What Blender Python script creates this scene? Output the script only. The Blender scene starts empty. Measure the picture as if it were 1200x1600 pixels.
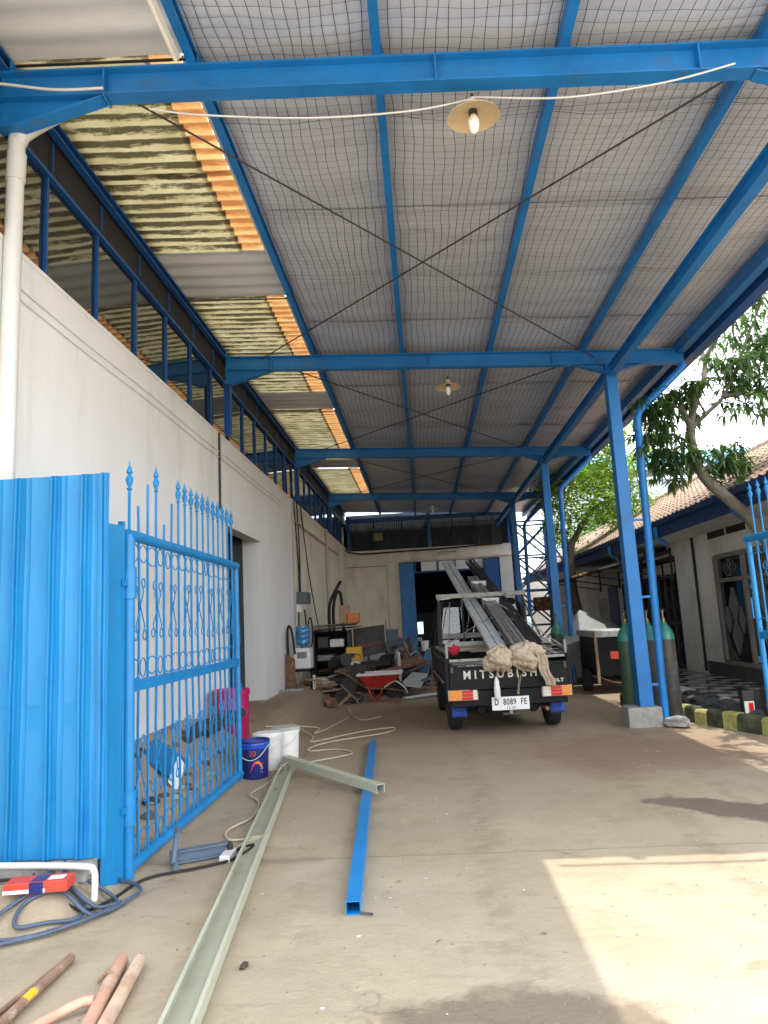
import bpy, bmesh, math, random
from mathutils import Vector, Matrix, Euler
random.seed(7)
PI = math.pi
C = bpy.context.scene.collection
sc = bpy.context.scene

# ---------------------------------------------------------------- camera, sky, sun, exposure
cam = bpy.data.cameras.new("camera"); camo = bpy.data.objects.new("camera", cam); C.objects.link(camo)
cam.sensor_fit = 'VERTICAL'; cam.sensor_height = 36; cam.lens = 24.75; cam.clip_start = 0.05; cam.clip_end = 500
def _n(v): return Vector(v).normalized()
f_ = 1100.0
yd = _n((63, 169, f_)); zd = _n((369, 7022, -f_)) * -1
xd = yd.cross(zd)
camo.matrix_world = Matrix(((xd[0], -xd[1], -xd[2], 0), (yd[0], -yd[1], -yd[2], 0), (zd[0], -zd[1], -zd[2], 1.45), (0, 0, 0, 1)))
sc.camera = camo

SUN = _n((0.24, -0.20, 1.0))
W = bpy.data.worlds.new("World"); sc.world = W; W.use_nodes = True
wn = W.node_tree.nodes; wl = W.node_tree.links
bg = wn["Background"]; bg.inputs[1].default_value = 0.15
sky = wn.new("ShaderNodeTexSky"); sky.sky_type = 'NISHITA'; sky.sun_disc = False
sky.sun_elevation = math.asin(SUN.z); sky.sun_rotation = math.atan2(SUN.x, SUN.y)
sky.air_density = 1.4; sky.dust_density = 3.0; sky.ozone_density = 1.0
# thin white cloud veil over the whole dome
tc = wn.new("ShaderNodeTexCoord"); nz = wn.new("ShaderNodeTexNoise"); nz.inputs["Scale"].default_value = 2.2; nz.inputs["Detail"].default_value = 6
cr = wn.new("ShaderNodeValToRGB"); cr.color_ramp.elements[0].position = 0.34; cr.color_ramp.elements[0].color = (.3, .3, .3, 1)
cr.color_ramp.elements[1].position = 0.62; cr.color_ramp.elements[1].color = (.85, .85, .85, 1)
mx = wn.new("ShaderNodeMix"); mx.data_type = 'RGBA'; mx.inputs[7].default_value = (13.6, 14.0, 14.6, 1)
wl.new(tc.outputs["Generated"], nz.inputs["Vector"]); wl.new(nz.outputs["Fac"], cr.inputs[0])
wl.new(cr.outputs[0], mx.inputs[0]); wl.new(sky.outputs[0], mx.inputs[6]); wl.new(mx.outputs[2], bg.inputs[0])

sl = bpy.data.lights.new("sun", 'SUN'); sl.energy = 2.0; sl.angle = math.radians(0.53); sl.color = (1, .95, .86)
so = bpy.data.objects.new("sun", sl); C.objects.link(so); so.rotation_euler = SUN.to_track_quat('Z', 'Y').to_euler(); so.location = (6, -5, 25)
sc.view_settings.view_transform = 'Standard'; sc.view_settings.look = 'None'; sc.view_settings.gamma = 1
sc.view_settings.use_curve_mapping = False; sc.view_settings.exposure = 1.36
sc.render.engine = 'CYCLES'; sc.cycles.max_bounces = 9; sc.cycles.diffuse_bounces = 6; sc.cycles.use_denoising = True
sc.cycles.sample_clamp_indirect = 8; sc.cycles.caustics_reflective = False; sc.cycles.caustics_refractive = False

# ---------------------------------------------------------------- helpers
def S(a, b, x):
    t = max(0., min(1., (x - a) / (b - a))); return t * t * (3 - 2 * t)
def rnd(a, b): return random.uniform(a, b)

class MB:
    def __init__(s): s.v = []; s.f = []
    def add(s, vs, fs):
        o = len(s.v); s.v += [tuple(p) for p in vs]; s.f += [tuple(i + o for i in q) for q in fs]; return s
    def box(s, x0, y0, z0, x1, y1, z1):
        return s.add([(x0,y0,z0),(x1,y0,z0),(x1,y1,z0),(x0,y1,z0),(x0,y0,z1),(x1,y0,z1),(x1,y1,z1),(x0,y1,z1)],
                     [(0,3,2,1),(4,5,6,7),(0,1,5,4),(1,2,6,5),(2,3,7,6),(3,0,4,7)])
    def cbox(s, c, d): return s.box(c[0]-d[0]/2, c[1]-d[1]/2, c[2]-d[2]/2, c[0]+d[0]/2, c[1]+d[1]/2, c[2]+d[2]/2)
    def prof(s, poly, p, q, up=(0,0,1), closed=True, caps=True):
        """extrude a 2-D profile (side, up) from p to q"""
        p = Vector(p); q = Vector(q); d = (q - p).normalized(); u = Vector(up); r = d.cross(u)
        if r.length < 1e-6: r = d.cross(Vector((0, 1, 0)))
        r.normalize(); u = r.cross(d); n = len(poly)
        vs = [p + r*a + u*b for a, b in poly] + [q + r*a + u*b for a, b in poly]
        fs = [(i, (i+1) % n, n+(i+1) % n, n+i) for i in range(n if closed else n-1)]
        if closed and caps: fs += [tuple(range(n-1, -1, -1)), tuple(range(n, 2*n))]
        return s.add(vs, fs)
    def bar(s, p, q, w, h=None, up=(0,0,1)):
        h = h or w; return s.prof([(-w/2,-h/2),(w/2,-h/2),(w/2,h/2),(-w/2,h/2)], p, q, up)
    def tube(s, path, r, n=8, caps=True, loop=False):
        P = [Vector(p) for p in path]; m = len(P); R = r if isinstance(r, (list, tuple)) else [r]*m
        t0 = (P[1]-P[0]).normalized(); ref = Vector((0,0,1)) if abs(t0.z) < .9 else Vector((1,0,0))
        u = t0.cross(ref).normalized(); vs = []; tp = t0
        for i in range(m):
            a = P[i-1] if (i > 0 or loop) else P[i]; b = P[(i+1) % m] if (i < m-1 or loop) else P[i]
            t = (b-a); t = t.normalized() if t.length > 1e-9 else tp
            u = (u - t*u.dot(t)); u = u.normalized() if u.length > 1e-6 else t.orthogonal().normalized()
            w = t.cross(u); tp = t
            vs += [P[i] + (u*math.cos(2*PI*k/n) + w*math.sin(2*PI*k/n))*R[i] for k in range(n)]
        fs = []
        for i in range(m if loop else m-1):
            j = (i+1) % m
            fs += [(i*n+k, i*n+(k+1) % n, j*n+(k+1) % n, j*n+k) for k in range(n)]
        if caps and not loop: fs += [tuple(range(n-1, -1, -1)), tuple(range((m-1)*n, m*n))]
        return s.add(vs, fs)
    def lathe(s, pr, c=(0,0,0), n=20, axis='z'):
        vs = []
        for r, h in pr:
            for k in range(n):
                a = 2*PI*k/n; x, y = r*math.cos(a), r*math.sin(a)
                v = (x, y, h) if axis == 'z' else ((h, x, y) if axis == 'x' else (x, h, y))
                vs.append((c[0]+v[0], c[1]+v[1], c[2]+v[2]))
        m = len(pr); fs = [(i*n+k, i*n+(k+1) % n, (i+1)*n+(k+1) % n, (i+1)*n+k) for i in range(m-1) for k in range(n)]
        if axis == 'y': fs = [q[::-1] for q in fs]
        if pr[0][0] > 1e-5: fs.append(tuple(range(n-1, -1, -1)))
        if pr[-1][0] > 1e-5: fs.append(tuple(range((m-1)*n, m*n)))
        return s.add(vs, fs)
    def grid(s, fn, nu, nv, flip=False):
        vs = [fn(i/nu, j/nv) for i in range(nu+1) for j in range(nv+1)]
        fs = [(i*(nv+1)+j, (i+1)*(nv+1)+j, (i+1)*(nv+1)+j+1, i*(nv+1)+j+1) for i in range(nu) for j in range(nv)]
        return s.add(vs, [q[::-1] for q in fs] if flip else fs)
    def poly(s, pts2, z0, z1):
        n = len(pts2)
        return s.add([(x,y,z0) for x,y in pts2]+[(x,y,z1) for x,y in pts2],
                     [tuple(range(n-1,-1,-1)), tuple(range(n,2*n))]+[(i,(i+1)%n,n+(i+1)%n,n+i) for i in range(n)])
    def slab(s, pts, d):
        """a 3-D polygon given a thickness vector"""
        n = len(pts); d = Vector(d)
        return s.add([Vector(p) for p in pts]+[Vector(p)+d for p in pts],
                     [tuple(range(n-1,-1,-1)), tuple(range(n,2*n))]+[(i,(i+1)%n,n+(i+1)%n,n+i) for i in range(n)])
    def rock(s, c, r, q=(1,1,.7), sub=1):
        bm = bmesh.new(); bmesh.ops.create_icosphere(bm, subdivisions=sub, radius=1)
        bm.verts.ensure_lookup_table(); o = [rnd(.72, 1.15) for _ in bm.verts]; a = rnd(0, 6)
        vs = []
        for v, k in zip(bm.verts, o):
            x, y, z = v.co*k*r; x *= q[0]; y *= q[1]; z *= q[2]
            vs.append((c[0]+x*math.cos(a)-y*math.sin(a), c[1]+x*math.sin(a)+y*math.cos(a), c[2]+z))
        fs = [[v.index for v in f.verts] for f in bm.faces]; bm.free(); return s.add(vs, fs)
    def move(s, M):
        s.v = [tuple(M @ Vector(p)) for p in s.v]; return s
    def build(s, name, mat, parent=None, smooth=False, kind=None, bevel=0, fix=False):
        me = bpy.data.meshes.new(name); off = Vector((0,0,0)); o = bpy.data.objects.new(name, me)
        if parent is not None:
            q = parent
            while q is not None: off = off + q.location; q = q.parent
            o.parent = parent
        me.from_pydata([tuple(Vector(p)-off) for p in s.v], [], s.f)
        if fix:
            b = bmesh.new(); b.from_mesh(me); bmesh.ops.recalc_face_normals(b, faces=b.faces[:]); b.to_mesh(me); b.free()
        if smooth:
            me.shade_smooth() if hasattr(me, 'shade_smooth') else None
            if smooth != 'all':
                try: me.set_sharp_from_angle(angle=math.radians(40))
                except Exception: pass
        if mat: me.materials.append(mat)
        if kind: o['kind'] = kind
        C.objects.link(o)
        if bevel:
            b = o.modifiers.new('bevel', 'BEVEL'); b.width = bevel; b.segments = 2; b.limit_method = 'ANGLE'; b.angle_limit = math.radians(50)
        return o

def tag(o, label, cat, group=None, kind=None):
    o['label'] = label; o['category'] = cat
    if group: o['group'] = group
    if kind: o['kind'] = kind
    return o
def thing(name, label, cat, loc=(0,0,0), group=None):
    o = bpy.data.objects.new(name, None); o.empty_display_size = .1; C.objects.link(o); o.location = loc
    return tag(o, label, cat, group)
def struct(o): o['kind'] = 'structure'; return o
def inst(src, parent, loc=(0,0,0), rot=(0,0,0), scale=None, mat=None):
    o = src.copy(); C.objects.link(o); o.parent = parent; o.location = loc; o.rotation_euler = rot
    if scale: o.scale = scale
    return o
def dup(o, loc=None, rz=None, label=None, parent=None):
    kids = list(o.children); c = o.copy(); C.objects.link(c)
    if parent is not None: c.parent = parent
    for k in kids: dup(k, parent=c)
    if loc is not None: c.location = loc
    if rz is not None: c.rotation_euler = (0, 0, rz)
    if label: c['label'] = label
    return c
def arc(c, r, a0, a1, n, ax=(1,0,0), ay=(0,0,1)):
    c = Vector(c); ax = Vector(ax); ay = Vector(ay)
    return [c + ax*r*math.cos(a0+(a1-a0)*i/n) + ay*r*math.sin(a0+(a1-a0)*i/n) for i in range(n+1)]
def spline(pts, m=6):
    P = [Vector(p) for p in pts]; out = []
    for i in range(len(P)-1):
        a = P[max(i-1,0)]; b = P[i]; c = P[i+1]; d = P[min(i+2,len(P)-1)]
        for k in range(m):
            t = k/m
            out.append(.5*((2*b)+(c-a)*t+(2*a-5*b+4*c-d)*t*t+(3*b-a-3*c+d)*t**3))
    out.append(P[-1]); return out
def text_obj(name, body, size, mat, M, parent, ext=.002, sx=1.0, spacing=1.0, off=0):
    cu = bpy.data.curves.new(name, 'FONT'); cu.body = body; cu.size = size; cu.extrude = ext; cu.align_x = 'CENTER'; cu.align_y = 'CENTER'
    cu.space_character = spacing; cu.resolution_u = 3; cu.offset = off
    t = bpy.data.objects.new(name+'_c', cu); C.objects.link(t); bpy.context.view_layer.update()
    me = bpy.data.meshes.new_from_object(t.evaluated_get(bpy.context.evaluated_depsgraph_get()))
    bpy.data.objects.remove(t); me.name = name
    me.transform(Matrix.Diagonal((sx,1,1,1))); me.transform(M); me.materials.clear(); me.materials.append(mat)
    o = bpy.data.objects.new(name, me); C.objects.link(o)
    if parent is not None: o.parent = parent
    return o

# ---------------------------------------------------------------- materials
def mat(name, col, rough=.6, metal=0., var=.12, vs=3., bump=.0, bs=30., dirt=None, ds=4., dlo=.55, dhi=.75, stretch=(1,1,1), spec=.5, rvar=.0, coat=0, coords='Object'):
    m = bpy.data.materials.new(name); m.use_nodes = True; n = m.node_tree.nodes; l = m.node_tree.links
    b = n["Principled BSDF"]; b.inputs["Roughness"].default_value = rough; b.inputs["Metallic"].default_value = metal
    b.inputs["Specular IOR Level"].default_value = spec
    if coat: b.inputs["Coat Weight"].default_value = coat; b.inputs["Coat Roughness"].default_value = .1
    t = n.new("ShaderNodeTexCoord"); mp = n.new("ShaderNodeMapping"); mp.inputs["Scale"].default_value = stretch
    if coords == 'World':
        g = n.new("ShaderNodeNewGeometry"); l.new(g.outputs["Position"], mp.inputs[0])
    else: l.new(t.outputs[coords], mp.inputs[0])
    a = n.new("ShaderNodeTexNoise"); a.inputs["Scale"].default_value = vs; a.inputs["Detail"].default_value = 5; a.inputs["Roughness"].default_value = .65
    l.new(mp.outputs[0], a.inputs["Vector"])
    r = n.new("ShaderNodeValToRGB"); e = r.color_ramp.elements
    e[0].position = .3; e[1].position = .7
    e[0].color = tuple(c*(1-var) for c in col)+(1,); e[1].color = tuple(min(1, c*(1+var)) for c in col)+(1,)
    l.new(a.outputs["Fac"], r.inputs[0]); out = r.outputs[0]
    if dirt:
        d = n.new("ShaderNodeTexNoise"); d.inputs["Scale"].default_value = ds; d.inputs["Detail"].default_value = 8; d.inputs["Roughness"].default_value = .7
        l.new(mp.outputs[0], d.inputs["Vector"])
        q = n.new("ShaderNodeValToRGB"); q.color_ramp.elements[0].position = dlo; q.color_ramp.elements[1].position = dhi
        q.color_ramp.elements[0].color = (0,0,0,1); q.color_ramp.elements[1].color = (1,1,1,1)
        l.new(d.outputs["Fac"], q.inputs[0]); x = n.new("ShaderNodeMix"); x.data_type = 'RGBA'
        l.new(q.outputs[0], x.inputs[0]); l.new(out, x.inputs[6]); x.inputs[7].default_value = tuple(dirt)+(1,); out = x.outputs[2]
    l.new(out, b.inputs["Base Color"])
    if rvar:
        mr = n.new("ShaderNodeMapRange"); mr.inputs[3].default_value = rough-rvar; mr.inputs[4].default_value = rough+rvar
        l.new(a.outputs["Fac"], mr.inputs[0]); l.new(mr.outputs[0], b.inputs["Roughness"])
    if bump:
        h = n.new("ShaderNodeTexNoise"); h.inputs["Scale"].default_value = bs; h.inputs["Detail"].default_value = 4
        l.new(mp.outputs[0], h.inputs["Vector"])
        k = n.new("ShaderNodeBump"); k.inputs["Strength"].default_value = bump; k.inputs["Distance"].default_value = .02
        l.new(h.outputs["Fac"], k.inputs["Height"]); l.new(k.outputs[0], b.inputs["Normal"])
    m["out"] = 1
    return m
def glassy(name, col, rough=.04, ior=1.5, trans=0.0, metal=0.):
    m = bpy.data.materials.new(name); m.use_nodes = True; b = m.node_tree.nodes["Principled BSDF"]
    b.inputs["Base Color"].default_value = tuple(col)+(1,); b.inputs["Roughness"].default_value = rough
    b.inputs["IOR"].default_value = ior; b.inputs["Transmission Weight"].default_value = trans; b.inputs["Metallic"].default_value = metal
    return m

BLUE = mat("blue_paint", (.009,.175,.50), .45, var=.2, vs=2.5, bump=.08, bs=18, dirt=(.07,.11,.16), ds=6, dlo=.56, dhi=.85)
BLUED = mat("dark_blue_paint", (.010,.085,.30), .45, var=.15, vs=3, bump=.08, bs=20)
PANEL = mat("blue_sheet_paint", (.006,.205,.47), .42, var=.14, vs=3, bump=.14, bs=5, stretch=(1,1,.25), dirt=(.005,.12,.38), ds=5, dlo=.55, dhi=.85)
GATEB = mat("gate_blue_paint", (.009,.205,.49), .42, var=.16, vs=5, bump=.1, bs=40, dirt=(.02,.08,.2), ds=14, dlo=.66, dhi=.85)
WALL = mat("white_wall_paint", (.80,.80,.79), .85, var=.05, vs=1.2, bump=.12, bs=35, dirt=(.60,.575,.53), ds=2.2, dlo=.55, dhi=.85, stretch=(1,1,.22), coords='World')
WALLO = mat("stained_old_wall_paint", (.80,.745,.63), .9, var=.12, vs=1.6, bump=.2, bs=30, dirt=(.40,.31,.21), ds=1.5, dlo=.52, dhi=.85, stretch=(1,1,.45), coords='World')
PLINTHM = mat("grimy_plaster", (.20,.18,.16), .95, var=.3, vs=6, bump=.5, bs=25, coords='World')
CONC = mat("rough_concrete", (.33,.32,.30), .92, var=.25, vs=7, bump=.5, bs=40)
STEEL = mat("dark_steel", (.055,.055,.06), .55, metal=.3, var=.35, vs=6, bump=.2, bs=40, dirt=(.11,.06,.035), ds=7, dlo=.5, dhi=.75)
RUST = mat("rusty_steel", (.19,.09,.05), .8, var=.4, vs=9, bump=.3, bs=50, dirt=(.32,.2,.13), ds=8, dlo=.5, dhi=.7)
GREYS = mat("grey_steel", (.22,.23,.24), .5, metal=.4, var=.25, vs=6, bump=.15, bs=30)
GALV = mat("galvanised_steel", (.50,.545,.56), .4, metal=.12, var=.12, vs=5, bump=.05, bs=14)
BLACK = mat("black_paint", (.005,.005,.0065), .5, var=.3, vs=5, bump=.06, bs=25, dirt=(.035,.031,.027), ds=7, dlo=.64, dhi=.9, spec=.22)
RUBBER = mat("black_rubber", (.018,.018,.019), .8, var=.3, vs=8, bump=.2, bs=40, dirt=(.1,.085,.07), ds=5, dlo=.55, dhi=.9)
WHITE = mat("white_paint", (.78,.77,.74), .5, var=.05, vs=5)
PVC = mat("white_pvc", (.64,.64,.615), .38, var=.06, vs=4)
RED = mat("red_paint", (.50,.03,.022), .45, var=.25, vs=7, bump=.1, bs=25, dirt=(.2,.1,.07), ds=8, dlo=.62, dhi=.85)
YELLOW = mat("yellow_paint", (.75,.43,.02), .45, var=.1, vs=5)
ORANGE = mat("orange_plastic", (.7,.18,.04), .5, var=.12, vs=6)
CLOTH = mat("tan_sackcloth", (.50,.40,.29), .95, var=.2, vs=14, bump=.9, bs=28, dirt=(.28,.21,.14), ds=5, dlo=.56, dhi=.85)
WOODM = mat("weathered_wood", (.34,.23,.14), .85, var=.3, vs=6, bump=.25, bs=60, stretch=(1,1,.2))
CABLE = mat("beige_cable", (.56,.48,.34), .6, var=.15, vs=9)
HOSE = mat("grey_blue_hose", (.065,.095,.15), .5, var=.2, vs=8, dirt=(.2,.17,.13), ds=9, dlo=.58, dhi=.85)
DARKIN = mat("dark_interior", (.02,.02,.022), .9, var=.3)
LIGHTBLUE = mat("blue_bottle_plastic", (.05,.20,.42), .12, var=.1, spec=.6)
MAG = mat("magenta_drum_plastic", (.42,.012,.10), .42, var=.14, vs=6)
BULB = mat("white_bulb_glass", (.85,.83,.78), .25, var=.02)
SHADEM = mat("aged_lamp_enamel", (.62,.47,.28), .45, var=.12, vs=9, dirt=(.35,.2,.1), ds=9, dlo=.6, dhi=.85)
GLASSD = glassy("dark_window_glass", (.012,.016,.017), .02, 2.7)
GLASSC = glassy("clear_window_glass", (.9,.95,.95), .02, 1.45, 1.0)
MIRR = glassy("mirror_glass", (.75,.8,.82), .03, metal=1.)
LRED = glassy("red_lens", (.6,.02,.015), .12, 1.5); LAMB = glassy("amber_lens", (.8,.27,.03), .12, 1.5); LWHT = glassy("white_lens", (.72,.68,.6), .15, 1.5)
# ---------------------------------------------------------------- ground
def gz(x, y):
    z = .17*S(-1.84, -2.04, x)*S(3.50, 3.92, y) + .09*S(-1.7, -2.3, x)*S(9, 10.8, y)
    z += .05*S(-1.2, -2.0, x)*S(8.6, 10.2, y)
    z += .36*S(-2.12, -2.6, x)*S(4.9, 5.8, y)*(1-S(7.6, 9.6, y))
    return z
def ground_mat():
    m = bpy.data.materials.new("worn_concrete_ground"); m.use_nodes = True; n = m.node_tree.nodes; l = m.node_tree.links
    b = n["Principled BSDF"]; g = n.new("ShaderNodeNewGeometry"); P = g.outputs["Position"]
    def noise(sc, det=6, rough=.65, vec=P):
        a = n.new("ShaderNodeTexNoise"); a.inputs["Scale"].default_value = sc; a.inputs["Detail"].default_value = det; a.inputs["Roughness"].default_value = rough
        l.new(vec, a.inputs["Vector"]); return a.outputs["Fac"]
    def ramp(x, p0, p1, c0=(0,0,0,1), c1=(1,1,1,1)):
        r = n.new("ShaderNodeValToRGB"); e = r.color_ramp.elements; e[0].position = p0; e[1].position = p1; e[0].color = c0; e[1].color = c1
        l.new(x, r.inputs[0]); return r.outputs[0]
    def mixc(f, a, c, blend='MIX'):
        x = n.new("ShaderNodeMix"); x.data_type = 'RGBA'; x.blend_type = blend; l.new(f, x.inputs[0])
        l.new(a, x.inputs[6]) if hasattr(a, 'links') else None
        if not hasattr(a, 'links'): x.inputs[6].default_value = a
        if hasattr(c, 'links'): l.new(c, x.inputs[7])
        else: x.inputs[7].default_value = c
        return x.outputs[2]
    def math_(op, a, c):
        x = n.new("ShaderNodeMath"); x.operation = op
        for i, q in enumerate((a, c)):
            if hasattr(q, 'links'): l.new(q, x.inputs[i])
            else: x.inputs[i].default_value = q
        return x.outputs[0]
    def blob(cx, cy, rx, ry, rot, nsc, namp, lo, hi):
        mp = n.new("ShaderNodeMapping"); mp.vector_type = 'TEXTURE'; mp.inputs["Location"].default_value = (cx, cy, 0); mp.inputs["Rotation"].default_value = (0, 0, rot); mp.inputs["Scale"].default_value = (rx, ry, 50)
        l.new(P, mp.inputs[0]); v = n.new("ShaderNodeVectorMath"); v.operation = 'LENGTH'; l.new(mp.outputs[0], v.inputs[0])
        d = math_('ADD', v.outputs["Value"], math_('MULTIPLY', math_('SUBTRACT', noise(nsc, 5, .6), .5), namp))
        return ramp(d, lo, hi, (1,1,1,1), (0,0,0,1))
    base = ramp(noise(1.1, 7, .7), .3, .72, (.285,.225,.15,1), (.45,.375,.265,1))
    base = mixc(ramp(noise(.45, 5), .42, .68), base, (.375,.325,.245,1))
    # greyer poured slab in front, browner trodden soil film towards the back
    sx = n.new("ShaderNodeSeparateXYZ"); l.new(P, sx.inputs[0])
    far = ramp(math_('ADD', sx.outputs[1], math_('MULTIPLY', noise(.8), 3.0)), 0, 1); far = None
    yy = math_('ADD', sx.outputs[1], math_('MULTIPLY', noise(.7, 5), 4.0))
    mr = n.new("ShaderNodeMapRange"); mr.inputs[1].default_value = 6.0; mr.inputs[2].default_value = 11.0; l.new(yy, mr.inputs[0])
    base = mixc(math_('MULTIPLY', mr.outputs[0], .75), base, (.30,.215,.135,1))
    base = mixc(math_('MULTIPLY', blob(2.1, 7.7, 1.5, 1.3, 0, 2.2, 1.0, .5, 1.2), .8), base, (.25,.155,.10,1))
    base = mixc(math_('MULTIPLY', blob(-1.2, 10.4, 1.5, 1.5, .2, 2.2, 1.0, .5, 1.2), .5), base, (.27,.19,.12,1))
    base = mixc(math_('MULTIPLY', ramp(noise(2.3, 9, .78), .54, .72), .6), base, (.22,.165,.11,1))
    base = mixc(math_('MULTIPLY', ramp(noise(14, 6, .8), .62, .74), .55), base, (.42,.39,.33,1))
    base = mixc(math_('MULTIPLY', ramp(noise(30, 4, .7), .66, .75), .6), base, (.12,.095,.07,1))
    w1 = blob(2.35, 5.3, 1.05, .30, -.62, 4.5, 1.5, .74, .92)
    w2 = blob(.28, 2.66, .62, .42, .1, 4.0, 1.0, .78, 1.02)
    w3 = blob(1.45, 3.2, .35, .07, .1, 6, 1.5, .5, .75)
    w4 = blob(-.95, 4.68, .3, .09, 0, 7, 1.3, .5, 1.0)
    wet = math_('MAXIMUM', w1, math_('MAXIMUM', math_('MULTIPLY', w2, .8), math_('MAXIMUM', math_('MULTIPLY', w3, .45), math_('MULTIPLY', w4, .45))))
    base = mixc(math_('MULTIPLY', wet, .8), base, (.105,.078,.055,1))
    # tyre tracks towards the truck, hairline cracks, one slab joint across the yard
    def band(ax, c0, w):
        m1 = math_('ABSOLUTE', math_('SUBTRACT', ax, c0), 0); mr_ = n.new("ShaderNodeMapRange"); mr_.inputs[1].default_value = w; mr_.inputs[2].default_value = w*.3; l.new(m1, mr_.inputs[0]); return mr_.outputs[0]
    wob = math_('ADD', sx.outputs[0], math_('MULTIPLY', math_('SUBTRACT', noise(.35, 2), .5), 1.0))
    tr = math_('MAXIMUM', band(wob, .35, .16), math_('MAXIMUM', band(wob, 1.62, .16), band(wob, 2.3, .10)))
    base = mixc(math_('MULTIPLY', tr, math_('MULTIPLY', ramp(noise(7, 5, .7), .40, .62), .42)), base, (.185,.14,.095,1))
    vo = n.new("ShaderNodeTexVoronoi"); vo.feature = 'DISTANCE_TO_EDGE'; vo.inputs["Scale"].default_value = .55
    wv = n.new("ShaderNodeVectorMath"); wv.operation = 'ADD'; nv = n.new("ShaderNodeTexNoise"); nv.inputs["Scale"].default_value = 1.7; nv.inputs["Detail"].default_value = 6; l.new(P, nv.inputs["Vector"])
    l.new(P, wv.inputs[0]); l.new(nv.outputs["Color"], wv.inputs[1]); l.new(wv.outputs[0], vo.inputs["Vector"])
    crk = math_('MULTIPLY', ramp(vo.outputs["Distance"], .002, .006, (1,1,1,1), (0,0,0,1)), ramp(noise(.6, 3), .50, .60))
    base = mixc(math_('MULTIPLY', crk, .5), base, (.10,.08,.06,1))
    jt = band(math_('ADD', sx.outputs[1], math_('MULTIPLY', noise(3, 3), .03)), 4.70, .012)
    base = mixc(math_('MULTIPLY', jt, .45), base, (.13,.105,.08,1))
    base = mixc(math_('MULTIPLY', ramp(noise(70, 3, .8), .62, .72), .5), base, (.20,.165,.125,1))
    # footprints and tyre smears: fine streaks across
    mp = n.new("ShaderNodeMapping"); mp.inputs["Scale"].default_value = (1.2, 9, 1); mp.inputs["Rotation"].default_value = (0,0,.1); l.new(P, mp.inputs[0])
    base = mixc(math_('MULTIPLY', ramp(noise(1.6, 6, .7, mp.outputs[0]), .56, .75), .4), base, (.19,.145,.10,1))
    l.new(base, b.inputs["Base Color"])
    rr = n.new("ShaderNodeMapRange"); rr.inputs[3].default_value = .88; rr.inputs[4].default_value = .5; l.new(wet, rr.inputs[0]); l.new(rr.outputs[0], b.inputs["Roughness"])
    k = n.new("ShaderNodeBump"); k.inputs["Strength"].default_value = .35; k.inputs["Distance"].default_value = .02
    l.new(math_('ADD', noise(38, 5, .7), math_('MULTIPLY', noise(5, 4), 1.5)), k.inputs["Height"]); l.new(k.outputs[0], b.inputs["Normal"])
    return m
def frange(a, b, s):
    r = []; k = int(round((b-a)/s))
    return [a+(b-a)*i/k for i in range(k)]
xs = [-90,-40,-20,-12,-8,-5,-3.2]+frange(-2.75, 4.4, .11)+[4.4,5,6,8,12,20,45,90]
ys = [-70,-30,-12,-5,-1,1,2]+frange(2.4, 11, .11)+frange(11, 26, .5)+[26,30,40,60,90,150,260]
random.seed(3)
gv = []; gf = []
for j, y in enumerate(ys):
    for i, x in enumerate(xs):
        z = gz(x, y)
        if -2.6 < x < 4.4 and 2.4 < y < 11: z += rnd(-.003, .003) + (rnd(-.02, .02) if x < -1.85 and z > .02 else 0)
        gv.append((x, y, z))
nx = len(xs)
import bisect
def gh(x, y):
    i = max(0, min(nx-2, bisect.bisect(xs, x)-1)); j = max(0, min(len(ys)-2, bisect.bisect(ys, y)-1))
    u = (x-xs[i])/(xs[i+1]-xs[i]); v = (y-ys[j])/(ys[j+1]-ys[j]); q = lambda a, c: gv[c*nx+a][2]
    return q(i,j)*(1-u)*(1-v)+q(i+1,j)*u*(1-v)+q(i,j+1)*(1-u)*v+q(i+1,j+1)*u*v
gf = [(j*nx+i, j*nx+i+1, (j+1)*nx+i+1, (j+1)*nx+i) for j in range(len(ys)-1) for i in range(nx-1)]
g = MB().add(gv, gf).build("ground", ground_mat(), smooth='all'); struct(g)

# ---------------------------------------------------------------- canopy
random.seed(11)
RB = lambda x: 4.906 - .055*x                     # underside of the cross beams
canopy = thing("canopy", "long blue steel lean-to canopy roof over the yard with silver sheets", "canopy", (2.72, 9.35, 0))
BY = [4.14, 9.35, 14.75, 20.15]
PX = [-2.60, -1.32, -.09, 1.12, 2.38, 3.68]
def isec(h, w, t): return [(-w/2,0),(w/2,0),(w/2,t),(t*.6,t+.006),(t*.6,h-t-.006),(w/2,h-t),(w/2,h),(-w/2,h),(-w/2,h-t),(-t*.6,h-t-.006),(-t*.6,t+.006),(-w/2,t)]
def chan(h, w, t): return [(-w/2,0),(w/2,0),(w/2,t*2.2),(w/2-t,t*2.2),(w/2-t,t),(-w/2+t,t),(-w/2+t,h-t),(w/2-t,h-t),(w/2-t,h-t*2.2),(w/2,h-t*2.2),(w/2,h),(-w/2,h)]
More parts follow.
